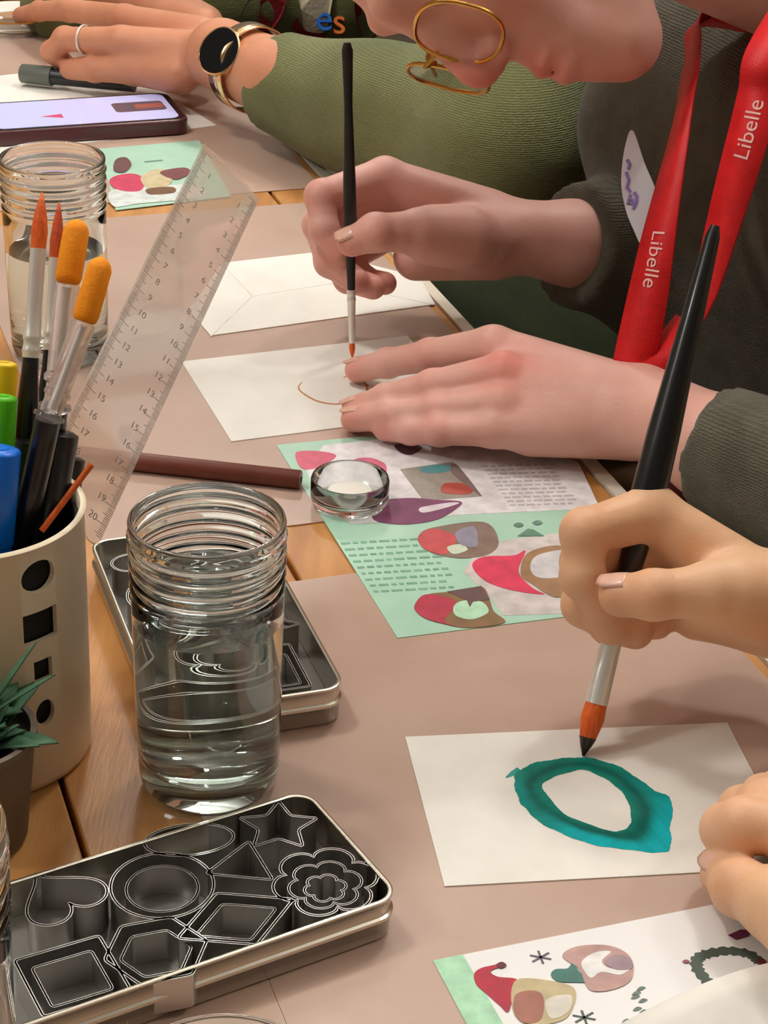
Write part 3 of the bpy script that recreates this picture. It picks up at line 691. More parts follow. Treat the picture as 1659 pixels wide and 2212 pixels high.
obj('dark_insert', MB().lathe([(0, .003), (PR-.0045, .003), (PR-.0035, .006), (PR-.0030, PHH-.006), (PR-.0040, PHH-.006), (PR-.0050, .006), (0, .0045)], PC, 64), 'matte_black', pot, label='black cup added to darken the pot inside')  # black cup added so the opening and the holes look dark

def brush(name, label, tip, end, prof, handle='black_lacquer', bristle='bristle_orange', wet=False, group=None, cat='brush', extra=None):
    """prof: fractions/lengths from the bristle tip: bristle length, ferrule length, radii"""
    tip = np.array(tip); end = np.array(end); L = np.linalg.norm(end-tip); d = (end-tip)/L
    t = thing(name, label, cat, tip if tip[2] < end[2] else end, group)
    bl, fl, rb, rf, rh, re = prof
    bp = [(0, .0003), (.18, .42), (.4, .75), (.7, 1.0), (1, .9)]
    br = obj('bristles', MB().tube([tip+d*bl*a for a, _ in bp], [max(.0003, rb*b) for _, b in bp], 20), bristle, t, sharp=80)
    if wet: obj('wet_tip', MB().tube([tip-d*.0002+d*bl*a for a in (0, .18, .36)], [.0005, rb*.46, rb*.74], 16), 'wet_tip', br, label='dark wet paint on the tip')
    fp = [(0, rb*.95), (.55, rf*.93), (.78, rf), (.8, rf*1.1), (.83, rf*1.1), (.85, rf), (.9, rf), (.92, rf*1.1), (.95, rf*1.1), (.97, rf*1.02), (1, rf*1.02)]
    obj('ferrule', MB().tube([tip+d*(bl+fl*a) for a, _ in fp], [b for _, b in fp], 24), 'chrome', t, label='silver ferrule')
    h0 = bl+fl; hp = [(0, rf*.96), (.08, rf*1.05), (.28, rh), (.45, rh*.92), (.75, rh*.62), (.97, re), (1, re*.6)]
    obj('handle', MB().tube([tip+d*(h0+(L-h0)*a) for a, _ in hp], [b for _, b in hp], 20), handle, t)
    return t, d
zC = M0+.0006
bC0, bC1 = plane(1260, 1632, zC+.0006), deep(1545, 488, .872)
brush('paintbrush', 'thick black paintbrush with an orange tip, painting the teal ring', bC0, bC1, (.0235, .047, .0053, .0050, .0080, .0034), wet=True, group='paintbrushes in use')
bA0, bA1 = plane(761, 774, zC+.0006), deep(750, 92, 1.178)
brush('paintbrush', 'slim dark paintbrush held upright over the orange curve card', bA0, bA1, (.010, .034, .0020, .0026, .0042, .0034), handle='dark_handle', group='paintbrushes in use')
print('brush lengths', np.linalg.norm(bC1-bC0), np.linalg.norm(bA1-bA0))
# brushes standing in the pot: bristles upwards, ends inside the pot
def inpot(ax, ay, z=.008): return PC+np.array([ax, ay, z])
brush('paintbrush', 'tall brush with pointed orange bristles and black handle, standing in the pot', deep(91, 415, .835), deep(35, 1240, .85), (.0235, .046, .0036, .0036, .0052, .004), group='brushes standing in the pot')
brush('paintbrush', 'brush with pointed red-orange bristles, behind the round-tipped brushes', deep(128, 436, .86), deep(75, 1240, .875), (.024, .040, .0030, .0028, .0046, .004), bristle='bristle_red', group='brushes standing in the pot')
def capped(label, tip, foam_end, cap_end, base, r, group='brushes standing in the pot'):
    tip, foam_end, cap_end, base = map(np.array, (tip, foam_end, cap_end, base)); d = (foam_end-tip)/np.linalg.norm(foam_end-tip)
    t = thing('sponge_brush', label, 'brush', base, group)
    L = np.linalg.norm(foam_end-tip); k = [(0, .15), (.03, .5), (.09, .8), (.18, .97), (.5, 1), (.88, 1), (.97, .9), (1, .7)]
    obj('sponge_tip', MB().tube([tip+d*L*a for a, _ in k], [r*b for _, b in k], 24), 'foam_orange', t, sharp=80)
    d2_ = (cap_end-foam_end)/np.linalg.norm(cap_end-foam_end); L2_ = np.linalg.norm(cap_end-foam_end)
    k = [(0, .82), (.02, .92), (.70, .86), (.72, 1.02), (.76, 1.02), (.78, .8), (.94, .84), (.95, 1.15), (.99, 1.2), (1, 1.1)]
    obj('clear_barrel', MB().tube([foam_end+d2_*L2_*a for a, _ in k], [r*b*1.05 for _, b in k], 24), 'clear_plastic', t, label='see-through plastic barrel')
    obj('inner_rod', MB().tube([foam_end+d2_*.002, cap_end-d2_*.004], [.0016, .0019], 12), 'chrome', t, label='thin white metal rod')
    obj('handle', MB().tube([cap_end, cap_end+(base-cap_end)*.5, base], [r*1.0, r*1.05, r*.8], 20), 'black_lacquer', t)
capped('upright sponge brush with a rounded orange tip, left one of two', deep(169, 474, .815), deep(146, 612, .815), deep(118, 886, .826), deep(80, 1240, .858), .0055)
capped('leaning sponge brush with a rounded orange tip, right one of two', deep(222, 556, .795), deep(182, 696, .795), deep(104, 905, .795), deep(30, 1240, .82), .0052)
# thick black brush handles deep in the pot, as plain shafts
for lab, a, b, r in (('thick black brush handle standing low in the pot behind the blue pen', deep(70, 950, .84), deep(20, 1270, .845), .0095),
                     ('thick black brush handle standing low in the pot beside the ruler', deep(128, 930, .83), deep(75, 1270, .84), .0085),
                     ('short black brush handle at the right inside the pot rim', deep(150, 985, .85), deep(112, 1270, .855), .0070)):
    t = thing('black_brush_handle', lab, 'brush handle', b, 'black brush handles in the pot')
    obj('shaft', MB().tube([a, a+(b-a)*.02, b], [r*.7, r, r*.9], 20), 'black_lacquer', t)
a, b = deep(198, 1003, .800), deep(104, 1128, .800)
t = thing('orange_stick', 'thin orange stick leaning along the right pot rim', 'stick', b+(b-a)*.15)
obj('shaft', MB().tube([a, b+(b-a)*.15], [.0013, .0013], 12), 'bristle_orange', t)
# felt pens at the left edge
for lab, m, x, y0, y1, t_, r in (('yellow felt pen, highest of the three at the left edge', 'yellow', 8, 782, 1150, .83, .0058), ('lime green felt pen below the yellow one at the left edge', 'lime', 6, 855, 1180, .81, .0062), ('blue felt pen, lowest of the three at the left edge', 'blue', 0, 968, 1215, .79, .0085)):
    a = deep(x, y0, t_); b = deep(x-26, y1+90, t_+.02); d = (b-a)/np.linalg.norm(b-a)
    t = thing('felt_pen', lab, 'pen', b, 'felt pens in the pot')
    obj('cap', MB().tube([a, a+d*.0008, a+d*.0015, a+d*.04, a+d*.0405], [r*.72, r*.96, r, r, r*.95], 24), m, t, sharp=50)
    obj('cap_dimple', MB().tube([a-d*.0003, a+d*.0002], [r*.4, r*.42], 16), m, t)
    obj('barrel', MB().tube([a+d*.0405, b], [r*.9, r*.85], 24), m, t)
# clear ruler
tl, tr_ = deep(440, 312, .952), deep(557, 430, .972); bl_ = deep(85, 1060, .845); axis = (tl+tr_)/2
wdir = (tr_-tl); Wr = np.linalg.norm(wdir); wdir /= Wr
bc = deep(140, 1120, .845); ldir = bc-axis; LR = np.linalg.norm(ldir); ldir /= LR; wdir = wdir-ldir*(wdir@ldir); wdir /= np.linalg.norm(wdir); ndir = np.cross(ldir, wdir)
if ndir[1] > 0: ndir = -ndir
print('ruler', Wr, LR); Wr = .040
t = thing('ruler', 'wide clear plastic ruler leaning out of the cream pot', 'ruler', bc)
# cross-section with a bevelled measuring edge on both sides
cs = [(-Wr/2, .0004), (-Wr/2+.009, .0017), (Wr/2-.009, .0017), (Wr/2, .0004), (Wr/2, 0), (-Wr/2, 0)]
vs = [axis+wdir*x+ndir*y+ldir*s_ for s_ in (0, LR) for x, y in cs]
n = 6
obj('blade', (vs, [tuple(range(n)), tuple(range(n, 2*n))[::-1]]+[(i, n+i, n+(i+1) % n, (i+1) % n) for i in range(n)]), 'ruler_plastic', t, smooth=False)
mb = MB()
for i in range(int(LR*1000)):
    s_ = .004+i*.001; ln = .006 if i % 10 == 0 else (.0045 if i % 5 == 0 else .003)
    if s_ > LR-.003: break
    for sd in (-1, 1):
        hgt = .0004+.0013*(ln*.5/.009)
        mb.box(axis+ldir*s_+wdir*sd*(Wr/2-.0006-ln/2)+ndir*(hgt+.0003), ldir, wdir, ndir, .00012, ln/2, .00005)
o = obj('scale_marks', mb, 'ink', t, smooth=False); o['kind'] = 'stuff'
def text_mesh(s, size):
    cu = bpy.data.curves.new('t', 'FONT'); cu.body = s; cu.size = size; cu.extrude = 0; cu.align_x = 'CENTER'; cu.align_y = 'CENTER'
    ob = bpy.data.objects.new('t', cu); SC.collection.objects.link(ob); dg = bpy.context.evaluated_depsgraph_get(); dg.update()
    me = bpy.data.meshes.new_from_object(ob.evaluated_get(dg)); v = np.array([tuple(q.co) for q in me.vertices]); f = [tuple(p.vertices) for p in me.polygons]
    bpy.data.objects.remove(ob); bpy.data.curves.remove(cu); return v, f
mb = MB()
for i in range(1, int(LR*100)):
    v, f = text_mesh(str(i), .0048)
    for sd in (-1, 1): mb.add([axis+ldir*(.004+i*.01)+wdir*sd*(Wr/2-.0095)+ndir*.0019-ldir*q[1]*sd*0-wdir*0+(wdir*q[0]-ldir*q[1]) for q in v], f)
obj('scale_numbers', mb, 'ink', t, smooth=False, label='grey centimetre numbers')

# ---- plant in a grey pot, lower left
pc = plane(-60, 1805, 0)
t = thing('potted_plant', 'small green leafy plant in a grey pot, in front of the cream pot', 'plant', pc)
obj('plant_pot', MB().lathe([(0, 0), (.021, 0), (.0225, .002), (.0275, .047), (.0285, .048), (.0285, .052), (.026, .052), (.0255, .046), (0, .044)], pc, 64), 'pot_grey', t, sharp=50)
obj('soil', MB().lathe([(0, .0455), (.0255, .0455), (.0245, .043), (0, .043)], pc, 32), 'soil', t)
def leafblade(parent, base, d, L, w, bend):
    d = np.array(d, float); d /= np.linalg.norm(d); side = np.cross(d, ZZ); side /= np.linalg.norm(side)+1e-9; vs = []; fs = []; n = 8
    for i in range(n+1):
        s_ = i/n; p = np.array(base)+d*L*s_+np.array([d[0], d[1], -.6])*bend*s_*s_*L; ww = w*math.sin(math.pi*min(1, .12+s_*.88))**.8
        nn = np.cross(side, d); vs += [p-side*ww/2+nn*ww*.12, p, p+side*ww/2+nn*ww*.12]
    for i in range(n):
        for j in (0, 1): fs.append((i*3+j, i*3+j+1, i*3+4+j, i*3+3+j))
    o_ = obj('leaf', (vs, fs), 'leaf', parent); o_.modifiers.new('s', 'SOLIDIFY').thickness = .0006
for i in range(46):
    a = random.uniform(0, 2*math.pi); e = random.uniform(.5, 1.6)
    leafblade(t, pc+np.array([random.uniform(-.012, .012), random.uniform(-.012, .012), .045]), (math.cos(a), math.sin(a), e), random.uniform(.020, .030), random.uniform(.007, .011), random.uniform(.1, .5))
leafblade(t, pc+np.array([.004, 0, .05]), (.55, .25, 1.0), .047, .0045, .1); leafblade(t, pc+np.array([.008, .0, .058]), (.8, .1, .6), .034, .004, .05)
leafblade(t, pc+np.array([0, 0, .05]), (.25, .0, 1.5), .062, .004, .02)

# ================================================================== PEOPLE
P3 = plane
def fing(spec, fn): return [(fn(x, y, z_), r) for x, y, z_, r in spec]
def caps(spec, fn): return [(fn(*a), fn(*b), ra, rb) for a, b, ra, rb in spec]
def curve_pts(*p): return [np.array(q, float) for q in p]
S_ = 1.0
# ---------- person A, left hand flat on the card (heights above table)
hAl_f = [fing([(1066, 748, .050, .0122), (930, 768, .033, .0100), (838, 784, .020, .0088), (772, 799, .0105, .0080)], P3),
         fing([(1088, 806, .047, .0122), (935, 836, .033, .0100), (836, 862, .020, .0090), (766, 884, .0105, .0080)], P3),
         fing([(1086, 870, .036, .0115), (945, 886, .025, .0096), (838, 898, .0165, .0086), (764, 906, .0100, .0078)], P3),
         fing([(1066, 926, .024, .0105), (950, 930, .0185, .0086), (888, 930, .0135, .0078), (832, 928, .0095, .0070)], P3),
         fing([(1280, 880, .026, .0140), (1140, 905, .018, .0115), (1020, 915, .0135, .0100), (960, 916, .012, .0090)], P3)]
hAl_p = caps([((1372, 850, .043), (1066, 750, .048), .0150, .0125), ((1380, 880, .040), (1088, 806, .045), .0155, .0125), ((1376, 905, .034), (1086, 868, .034), .0155, .0120), ((1360, 930, .028), (1070, 924, .024), .0150, .0115), ((1340, 930, .022), (1150, 935, .018), .0150, .013)], P3)
WL = P3(1400, 896, .038); CL = P3(1545, 972, .040); EL = deep(1960, 1150, 1.00)
hAl_a = [(WL, CL, .0215, .0255), (P3(1392, 868, .040), P3(1540, 950, .044), .018, .022), (CL, CL+(EL-CL)*.25, .0255, .030)]
redA = [(P3(1090, 760, .062), .022, .75), (P3(1090, 820, .058), .016, .5), (P3(1085, 880, .047), .014, .4)]
# ---------- person A, right hand holding the slim brush (depth along the view axis)
hAr_f = [fing([(832, 380, 1.258, .0125), (694, 424, 1.238, .0102), (700, 494, 1.236, .0090), (736, 546, 1.236, .0082)], deep),
         fing([(848, 404, 1.272, .0125), (690, 486, 1.256, .0104), (712, 566, 1.250, .0094), (768, 606, 1.243, .0086)], deep),
         fing([(865, 440, 1.286, .0120), (712, 536, 1.270, .0100), (752, 602, 1.262, .0090), (806, 620, 1.250, .0082)], deep),
         fing([(885, 480, 1.296, .0110), (752, 560, 1.286, .0092), (790, 606, 1.276, .0084), (832, 612, 1.262, .0076)], deep),
         fing([(1000, 508, 1.238, .0180), (905, 502, 1.220, .0140), (812, 502, 1.206, .0116), (760, 522, 1.209, .0096)], deep)]
hAr_p = caps([((1050, 462, 1.270), (832, 384, 1.258), .0160, .0125), ((1055, 480, 1.280), (848, 408, 1.272), .0165, .0125), ((1055, 512, 1.288), (865, 444, 1.286), .0165, .0120), ((1045, 540, 1.290), (885, 490, 1.296), .0160, .0115), ((1060, 548, 1.274), (900, 556, 1.272), .0170, .0150), ((1050, 520, 1.255), (930, 510, 1.232), .0190, .0170)], deep)
WR = deep(1125, 512, 1.274); CR_ = deep(1240, 526, 1.285); ER = deep(1700, 575, 1.40)
hAr_a = [(WR, CR_, .0240, .0262), (CR_, CR_+(ER-CR_)*.3, .0258, .027)]
# ---------- head of person A
upI = -(.940*RT)+(.340*UP)                            # crown direction: to the left and up in view
fwI = -(.34*RT)-(.94*UP)
fw3 = fwI-.15*FW; fw3 /= np.linalg.norm(fw3); up3 = upI-fw3*(upI@fw3)+.0*FW; up3 /= np.linalg.norm(up3); lf3_ = np.cross(up3, fw3)
HR = np.stack([lf3_, fw3, up3], 1)                    # local x = person's left, y = forward, z = up
HS = 1.06
NOSE = deep(1030, 186, 1.105)
nl = np.array([0, .108, -.037]); HC = NOSE-HR @ nl*HS
def toL(p): return HR.T @ (np.array(p)-HC)/HS
def toW(p): return (HR @ np.array(p).T).T*HS+HC
NB = tb(1.01, .655, .245)
def head_sdf(neck):
    def fn(P):
        d = ell(P, (0, -.018, .038), (.074, .094, .084))
        d = smin(d, ell(P, (0, .030, -.010), (.064, .058, .074)), .03)
        d = smin(d, seg(P, (0, .058, -.103), (0, .064, -.092), .017, .016), .022)
        for s_ in (-1, 1):
            d = smin(d, seg(P, (s_*.052, -.012, -.060), (s_*.016, .056, -.100), .017, .014), .020)
            d = smin(d, ell(P, (s_*.036, .058, -.028), (.026, .024, .024)), .016)
            d = smin(d, seg(P, (s_*.010, .088, .022), (s_*.045, .072, .022), .008, .008), .010)
            d = smax(d, -ell(P, (s_*.032, .096, .001), (.020, .016, .012)), .010)
            d = smin(d, seg(P, (s_*.073, -.012, .012), (s_*.070, -.004, -.024), .009, .006), .006)
        d = smin(d, seg(P, (0, .082, .012), (0, .098, -.030), .0085, .0098), .010)
        d = smin(d, np.linalg.norm(P-np.array((0, .0985, -.0365), np.float32), axis=1)-.0098, .006)
        for s_ in (-1, 1): d = smin(d, np.linalg.norm(P-np.array((s_*.011, .090, -.040), np.float32), axis=1)-.0075, .005)
        d = smin(d, ell(P, (0, .0655, -.068), (.034, .021, .028)), .012)      # muzzle
        d = smin(d, ell(P, (0, .0810, -.0655), (.021, .0085, .0052)), .004)  # upper lip
        d = smin(d, ell(P, (0, .0800, -.0785), (.019, .0090, .0066)), .004)  # lower lip
        d = smax(d, -np.minimum(seg(P, (0, .0865, -.0718), (.023, .0745, -.0725), .0014, .0006), seg(P, (0, .0865, -.0718), (-.023, .0745, -.0725), .0014, .0006)), .003)
        d = smin(d, neck(P), .022)
        return d
    return fn
nbL = toL(NB)
headA = nets(head_sdf(lambda P: seg(P, (0, -.035, -.045), nbL, .052, .056)), np.minimum((-.095, -.125, -.13), nbL-.07), np.maximum((.095, .13, .135), nbL+.07), .0024)
hv = headA[0]; redh = np.zeros(len(hv))
for p, r, s_ in (((0, .108, -.037), .018, .8), ((0, .09, -.066), .018, .8), ((.05, .05, -.03), .03, .35), ((0, .07, -.1), .025, .4)):
    redh = np.maximum(redh, s_*np.exp(-((hv-np.array(p))**2).sum(1)/r**2))
headA = (toW(hv), headA[1], redh)
# ---------- build person A
def trunk(prims, shrink=.014, res=.008):
    pts = np.array([p for s in prims for p in s[:2]])
    def fn(P):
        d = None
        for s in prims:
            e = seg(P, s[0], s[1], max(s[2]-shrink, .018), max(s[3]-shrink, .018)); d = e if d is None else smin(d, e, .02)
        return d
    v, q = nets(fn, pts.min(0)-.16, pts.max(0)+.16, res); return v, q, np.zeros(len(v))
SL, SR = tb(.885, .70, .20), tb(1.235, .68, .205)
cuffL = P3(1536, 968, .040); cuffR = deep(1236, 526, 1.284)
torso = [(tb(1.06, .84, -.26), tb(1.06, .79, -.10), .135, .135), (tb(1.06, .79, -.10), tb(1.06, .70, .09), .135, .125), (tb(.97, .675, .12), tb(1.16, .655, .11), .105, .108), (tb(1.05, .70, -.02), tb(1.12, .65, .04), .11, .10),
         (SL, SR, .068, .068), (tb(1.06, .69, .20), NB+(tb(0, 0, -.01)), .076, .050)]
slL = [(SL, EL, .062, .050), (EL, cuffL+(EL-cuffL)*.15, .050, .037)]
slR = [(SR, ER, .062, .050), (ER, cuffR+(ER-cuffR)*.15, .050, .037)]
bodyA = join([headA, trunk(torso+slL+slR), hand_mesh(hAl_f, hAl_p, hAl_a, red=redA, floor=M0+.0007), hand_mesh(hAr_f, hAr_p, hAr_a)])
PA = thing('person', 'person in a grey knit sweater and glasses, painting the orange curve', 'person', tb(1.08, .80, -.74))
ob = obj('body', bodyA[:2], 'skin_a', PA, cols=bodyA[2], attr='red', sharp=180)
def nails(parent, fingers, ups, idx):
    for i in idx: nail(parent, fingers[i][-1][0], fingers[i][-2][0], ups[i], fingers[i][-1][1])
nails(ob, hAl_f, [ZZ*.9+UV*.2]*3+[ZZ]*2, (0, 1, 2, 3))
nails(ob, hAr_f, [-FW*.4+UP, None, None, None, -FW*.55+UP*.6], (4,))
def clothes(name, m, parent, prims, cuts=(), res=.005, k=.03, fold=.0025, ff=38, label=None):
    pts = np.array([p for s in prims for p in s[:2]]); rr = max(max(s[2:4]) for s in prims)+.02
    ph = rng.uniform(0, 6, 6)
    def fn(P):
        d = None
        for s in prims:
            e = seg(P, *s); d = e if d is None else smin(d, e, k)
        d = d+fold*(np.sin(P[:, 0]*ff+ph[0]+2*np.sin(P[:, 2]*ff*.6+ph[1]))*np.sin(P[:, 1]*ff*.8+ph[2])+.5*np.sin(P[:, 2]*ff*1.7+P[:, 0]*ff*.7+ph[3]))
        for p, n_, rad in cuts:                        # clean hem: flat cut around the wrist or neck
            n_ = np.array(n_, np.float32); q = P-np.array(p, np.float32); pl = q @ n_/np.linalg.norm(n_)
            near = np.linalg.norm(q, axis=1) < rad
            d = np.where(near, np.maximum(d, pl), d)
        return d
    v, q = nets(fn, pts.min(0)-rr, pts.max(0)+rr, res)
    return obj(name, (v, q), m, parent, sharp=180, label=label)
slL = [(SL, EL, .062, .050), (EL, cuffL, .050, .0335)]
slR = [(SR, ER, .066, .056), (ER, cuffR, .056, .0400)]
sw = clothes('sweater', 'knit_grey', PA, torso+slL+slR, [(cuffL, cuffL-EL, .06), (cuffR, cuffR-ER, .06)], res=.0045, k=.03, label='dark grey green knitted sweater')
nd = NB-HC; nd /= np.linalg.norm(nd)
clothes('trousers', 'trouser_red', PA, [(tb(.98, .86, -.24), tb(.99, .48, -.225), .085, .068), (tb(1.14, .86, -.24), tb(1.13, .48, -.225), .085, .068), (tb(.99, .48, -.225), tb(.99, .52, -.66), .062, .045), (tb(1.13, .48, -.225), tb(1.13, .52, -.66), .062, .045), (tb(.99, .86, -.24), tb(1.13, .86, -.24), .10, .10)], res=.009, fold=.003, label='dark red trousers')
for u in (.99, 1.13): obj('shoe', MB().tube([tb(u, .56, -.70), tb(u, .52, -.70), tb(u, .42, -.71), tb(u, .36, -.722)], [.03, .04, .038, .02], 16, squash=[1, 1, .8, .8]), 'black_lacquer', PA)
def hair(parent, C_, R_, m='hair_brown', hs=1.0):
    def fn(P):
        d = ell(P, (0, -.028, .050), (.083, .098, .088))
        d = smin(d, ell(P, (0, -.100, .02), (.045, .04, .06)), .03)
        d = smax(d, -ell(P, (0, .105, -.03), (.062, .088, .105)), .012)
        d = smax(d, -(P[:, 2]+.045), .02)
        return d+.0016*np.sin(P[:, 0]*230+6*np.sin(P[:, 1]*30))
    v, q = nets(fn, (-.1, -.16, -.07), (.1, .10, .15), .004)
    return obj('hair', ((R_ @ v.T).T*hs+C_, q), m, parent, sharp=180, label='brown hair pulled back')
hair(PA, HC, HR, hs=HS)
for s_ in (-1, 1):
    eo = obj('eye', MB().lathe([(0, -.0115)]+[(.0115*math.cos(a), .0115*math.sin(a)) for a in np.linspace(-1.4, 1.4, 12)]+[(0, .0115)], (0, 0, 0), 24), 'eye_white', PA)
    c_ = toW((s_*.032, .0745, .0)); eo.location = tuple(c_-OFF[PA.name]); OFF[eo.name] = np.zeros(3)
    ir = obj('iris', MB().lathe([(0, .0118), (.003, .0117), (.0055, .0104), (0, .009)], (0, 0, 0), 20), 'iris', eo); ir.rotation_euler = Matrix(np.stack([lf3_, -up3*1.0, fw3], 1).tolist()).to_euler()
def ring3(c, x, y, rx, ry, r, n=40, p=2.5):
    pts = []
    for i in range(n+1):
        a = 2*math.pi*i/n; ca, sa = math.cos(a), math.sin(a)
        pts.append(np.array(c)+x*rx*math.copysign(abs(ca)**(2/p), ca)+y*ry*math.copysign(abs(sa)**(2/p), sa))
    return MB().tube(pts, r, 8, caps=False)
G = thing('glasses', 'gold framed glasses worn low on the nose', 'glasses', toW((0, .1, -.01)))
for s_ in (-1, 1):
    c_ = (s_*.033, .0970, -.020); ax_ = np.array([.97, -.24*s_*1.0, 0]); lv = ring3(c_, np.array([.985, -.17*s_, 0]), np.array([0, .12, .99]), .0265, .0225, .0012)
    fr_ = obj('rim', (toW(np.array(lv.v)), lv.f), 'gold', G)
    q = [np.array(c_)+np.array([.985, -.17*s_, 0])*.0258*math.copysign(abs(math.cos(a))**.8, math.cos(a))+np.array([0, .12, .99])*.0218*math.copysign(abs(math.sin(a))**.8, math.sin(a)) for a in np.linspace(0, 2*math.pi, 40, endpoint=False)]
    o = MB().prism([toW(x) for x in q], .0008, fw3); obj('lens', o, 'lens', G, smooth=False)
    tmp = MB().tube([toW(x) for x in ((s_*.059, .088, -.012), (s_*.066, .078, -.004), (s_*.078, .0, .006), (s_*.080, -.03, -.006))], [.0012, .0014, .0012, .0016], 8); obj('temple', tmp, 'gold', G)
obj('bridge', MB().tube([toW(x) for x in ((-.0075, .1005, -.012), (0, .1080, -.008), (.0075, .1005, -.012))], .0012, 8), 'gold', G)

# lanyard: two straps hanging in front of the chest, meeting at the bottom
LB = deep(1398, 805, 1.116)
def strap(pts, w, wd, pw=1.0):
    pts = spline(pts, 10, False); vs = []; fs = []; side0 = np.array(wd[0]); side1 = np.array(wd[1]); n = len(pts)
    for i, p in enumerate(pts):
        tw = (i/(n-1))**pw; s_ = side0*(1-tw)+side1*tw; d = pts[min(i+1, n-1)]-pts[max(i-1, 0)]; d = d/np.linalg.norm(d); s_ = s_-d*(s_@d); s_ /= np.linalg.norm(s_); vs += [p-s_*w/2, p+s_*w/2]
    fs = [(2*i, 2*i+1, 2*i+3, 2*i+2) for i in range(n-1)]; return vs, fs, pts
LA = thing('lanyard', 'red ribbon lanyard with white lettering around the neck', 'lanyard', LB)
NA = NB-toW((0, -.035, -.045)); nkl = np.linalg.norm(NA); NA /= nkl; NCc = toW((0, -.035, -.045))+NA*nkl*.72; NR = .0665
def on_neck(p):
    q = np.array(p)-NCc; q = q-NA*(q@NA); return q/np.linalg.norm(q)
n2, n1 = on_neck(deep(1740, -60, 1.03)), on_neck(deep(1490, 40, 1.20)); nx, ny = n2, np.cross(NA, n2)
ang1 = math.atan2(n1@ny, n1@nx); back = on_neck(NCc-fw3*.1); angb = math.atan2(back@ny, back@nx)
if not (0 < angb % (2*math.pi) < ang1 % (2*math.pi)): ang1 = ang1 % (2*math.pi)-2*math.pi
else: ang1 = ang1 % (2*math.pi)
loop = [NCc+(nx*math.cos(ang1*k/10)+ny*math.sin(ang1*k/10))*NR for k in range(11)]
s1 = strap([loop[-1], deep(1512, 50, 1.205), deep(1497, 115, 1.165), deep(1486, 200, 1.122), deep(1463, 320, 1.108), deep(1430, 480, 1.104), deep(1400, 640, 1.108), deep(1368, 790, 1.115)], .0235, (RT*.0-FW*1.0, RT*1.0-FW*.12), 2.2)
s2 = strap([loop[0], deep(1662, 110, 1.060), deep(1642, 200, 1.062), deep(1610, 320, 1.065), deep(1568, 470, 1.078), deep(1526, 620, 1.092), deep(1490, 710, 1.102), deep(1440, 810, 1.114)], .0235, (RT*1.0-FW*.0, RT*.10-FW*.99))
s4 = strap([deep(1478, 690, 1.103), deep(1455, 735, 1.106), deep(1425, 780, 1.110), deep(1405, 820, 1.115)], .0225, (RT*.3-FW*.95, RT*.95-FW*.2))
s3 = strap(loop, .0225, (NA, NA))
for nm, (v, f, p) in (('strap', s1), ('strap', s2), ('neck_loop', s3), ('strap_end', s4)):
    o = obj(nm, (v, f), 'ribbon_red', LA, sharp=180); o.modifiers.new('s', 'SOLIDIFY').thickness = .0012
obj('clip', MB().tube([LB+np.array([0, 0, .002]), LB+np.array([0, 0, -.012]), LB+np.array([0, 0, -.022])], [.006, .0045, .002], 12), 'chrome', LA)
def on_strap(sp, frac, reading, txt='Libelle', size=.0125):
    v, f = text_mesh(txt, size); vs, _, pts = sp; pts = np.array(pts); i0 = int(frac*(len(pts)-2))
    arc = np.concatenate([[0], np.cumsum(np.linalg.norm(np.diff(pts, axis=0), axis=1))]); A_ = np.array(vs[0::2]); B_ = np.array(vs[1::2]); wv_ = []
    sd0 = B_[i0]-A_[i0]; n0 = np.cross(pts[i0+1]-pts[i0], sd0); sgn = 1 if n0@FW < 0 else -1; flip = 1 if sgn*reading > 0 else -1
    for q in v:                                         # letters follow the hanging strap
        a = arc[i0]+q[0]*reading; k = int(np.clip(np.searchsorted(arc, a)-1, 0, len(pts)-2)); w_ = (a-arc[k])/(arc[k+1]-arc[k])
        c_ = pts[k]*(1-w_)+pts[k+1]*w_; sd = (B_[k]-A_[k])*(1-w_)+(B_[k+1]-A_[k+1])*w_; sd = sd/np.linalg.norm(sd)
        nr = np.cross(pts[k+1]-pts[k], sd)*sgn; nr /= np.linalg.norm(nr); wv_.append(c_+sd*q[1]*flip+nr*.0016)
    obj('lettering', (wv_, f), 'lettering', LA, smooth=False, label='white lettering')
on_strap(s1, .80, 1); on_strap(s2, .395, -1); on_strap(s2, .74, -1, size=.010)
# name sticker on the chest
pz = [(1362, 282), (1372, 292), (1392, 352), (1416, 410), (1417, 440), (1400, 495), (1388, 532), (1370, 500), (1352, 455), (1342, 400), (1345, 345), (1354, 300)]
ptsS = spline([deep(x, y, 1.128) for x, y in pz], 4)
ST = tag(obj('name_sticker', MB().prism(ptsS, .0006, -FW*1.0), 'sticker', smooth=False), 'white name sticker with purple handwriting on the sweater', 'sticker')
for q in ([(1352, 372), (1358, 390), (1354, 405), (1362, 415)], [(1362, 420), (1356, 440), (1370, 445), (1364, 430)], [(1368, 452), (1374, 440), (1376, 425), (1370, 415)], [(1354, 345), (1360, 356), (1356, 366)]):
    obj('handwriting', MB().tube([deep(x, y, 1.1275) for x, y in q], .0011, 6), 'purple_ink', ST, label='purple pen writing')

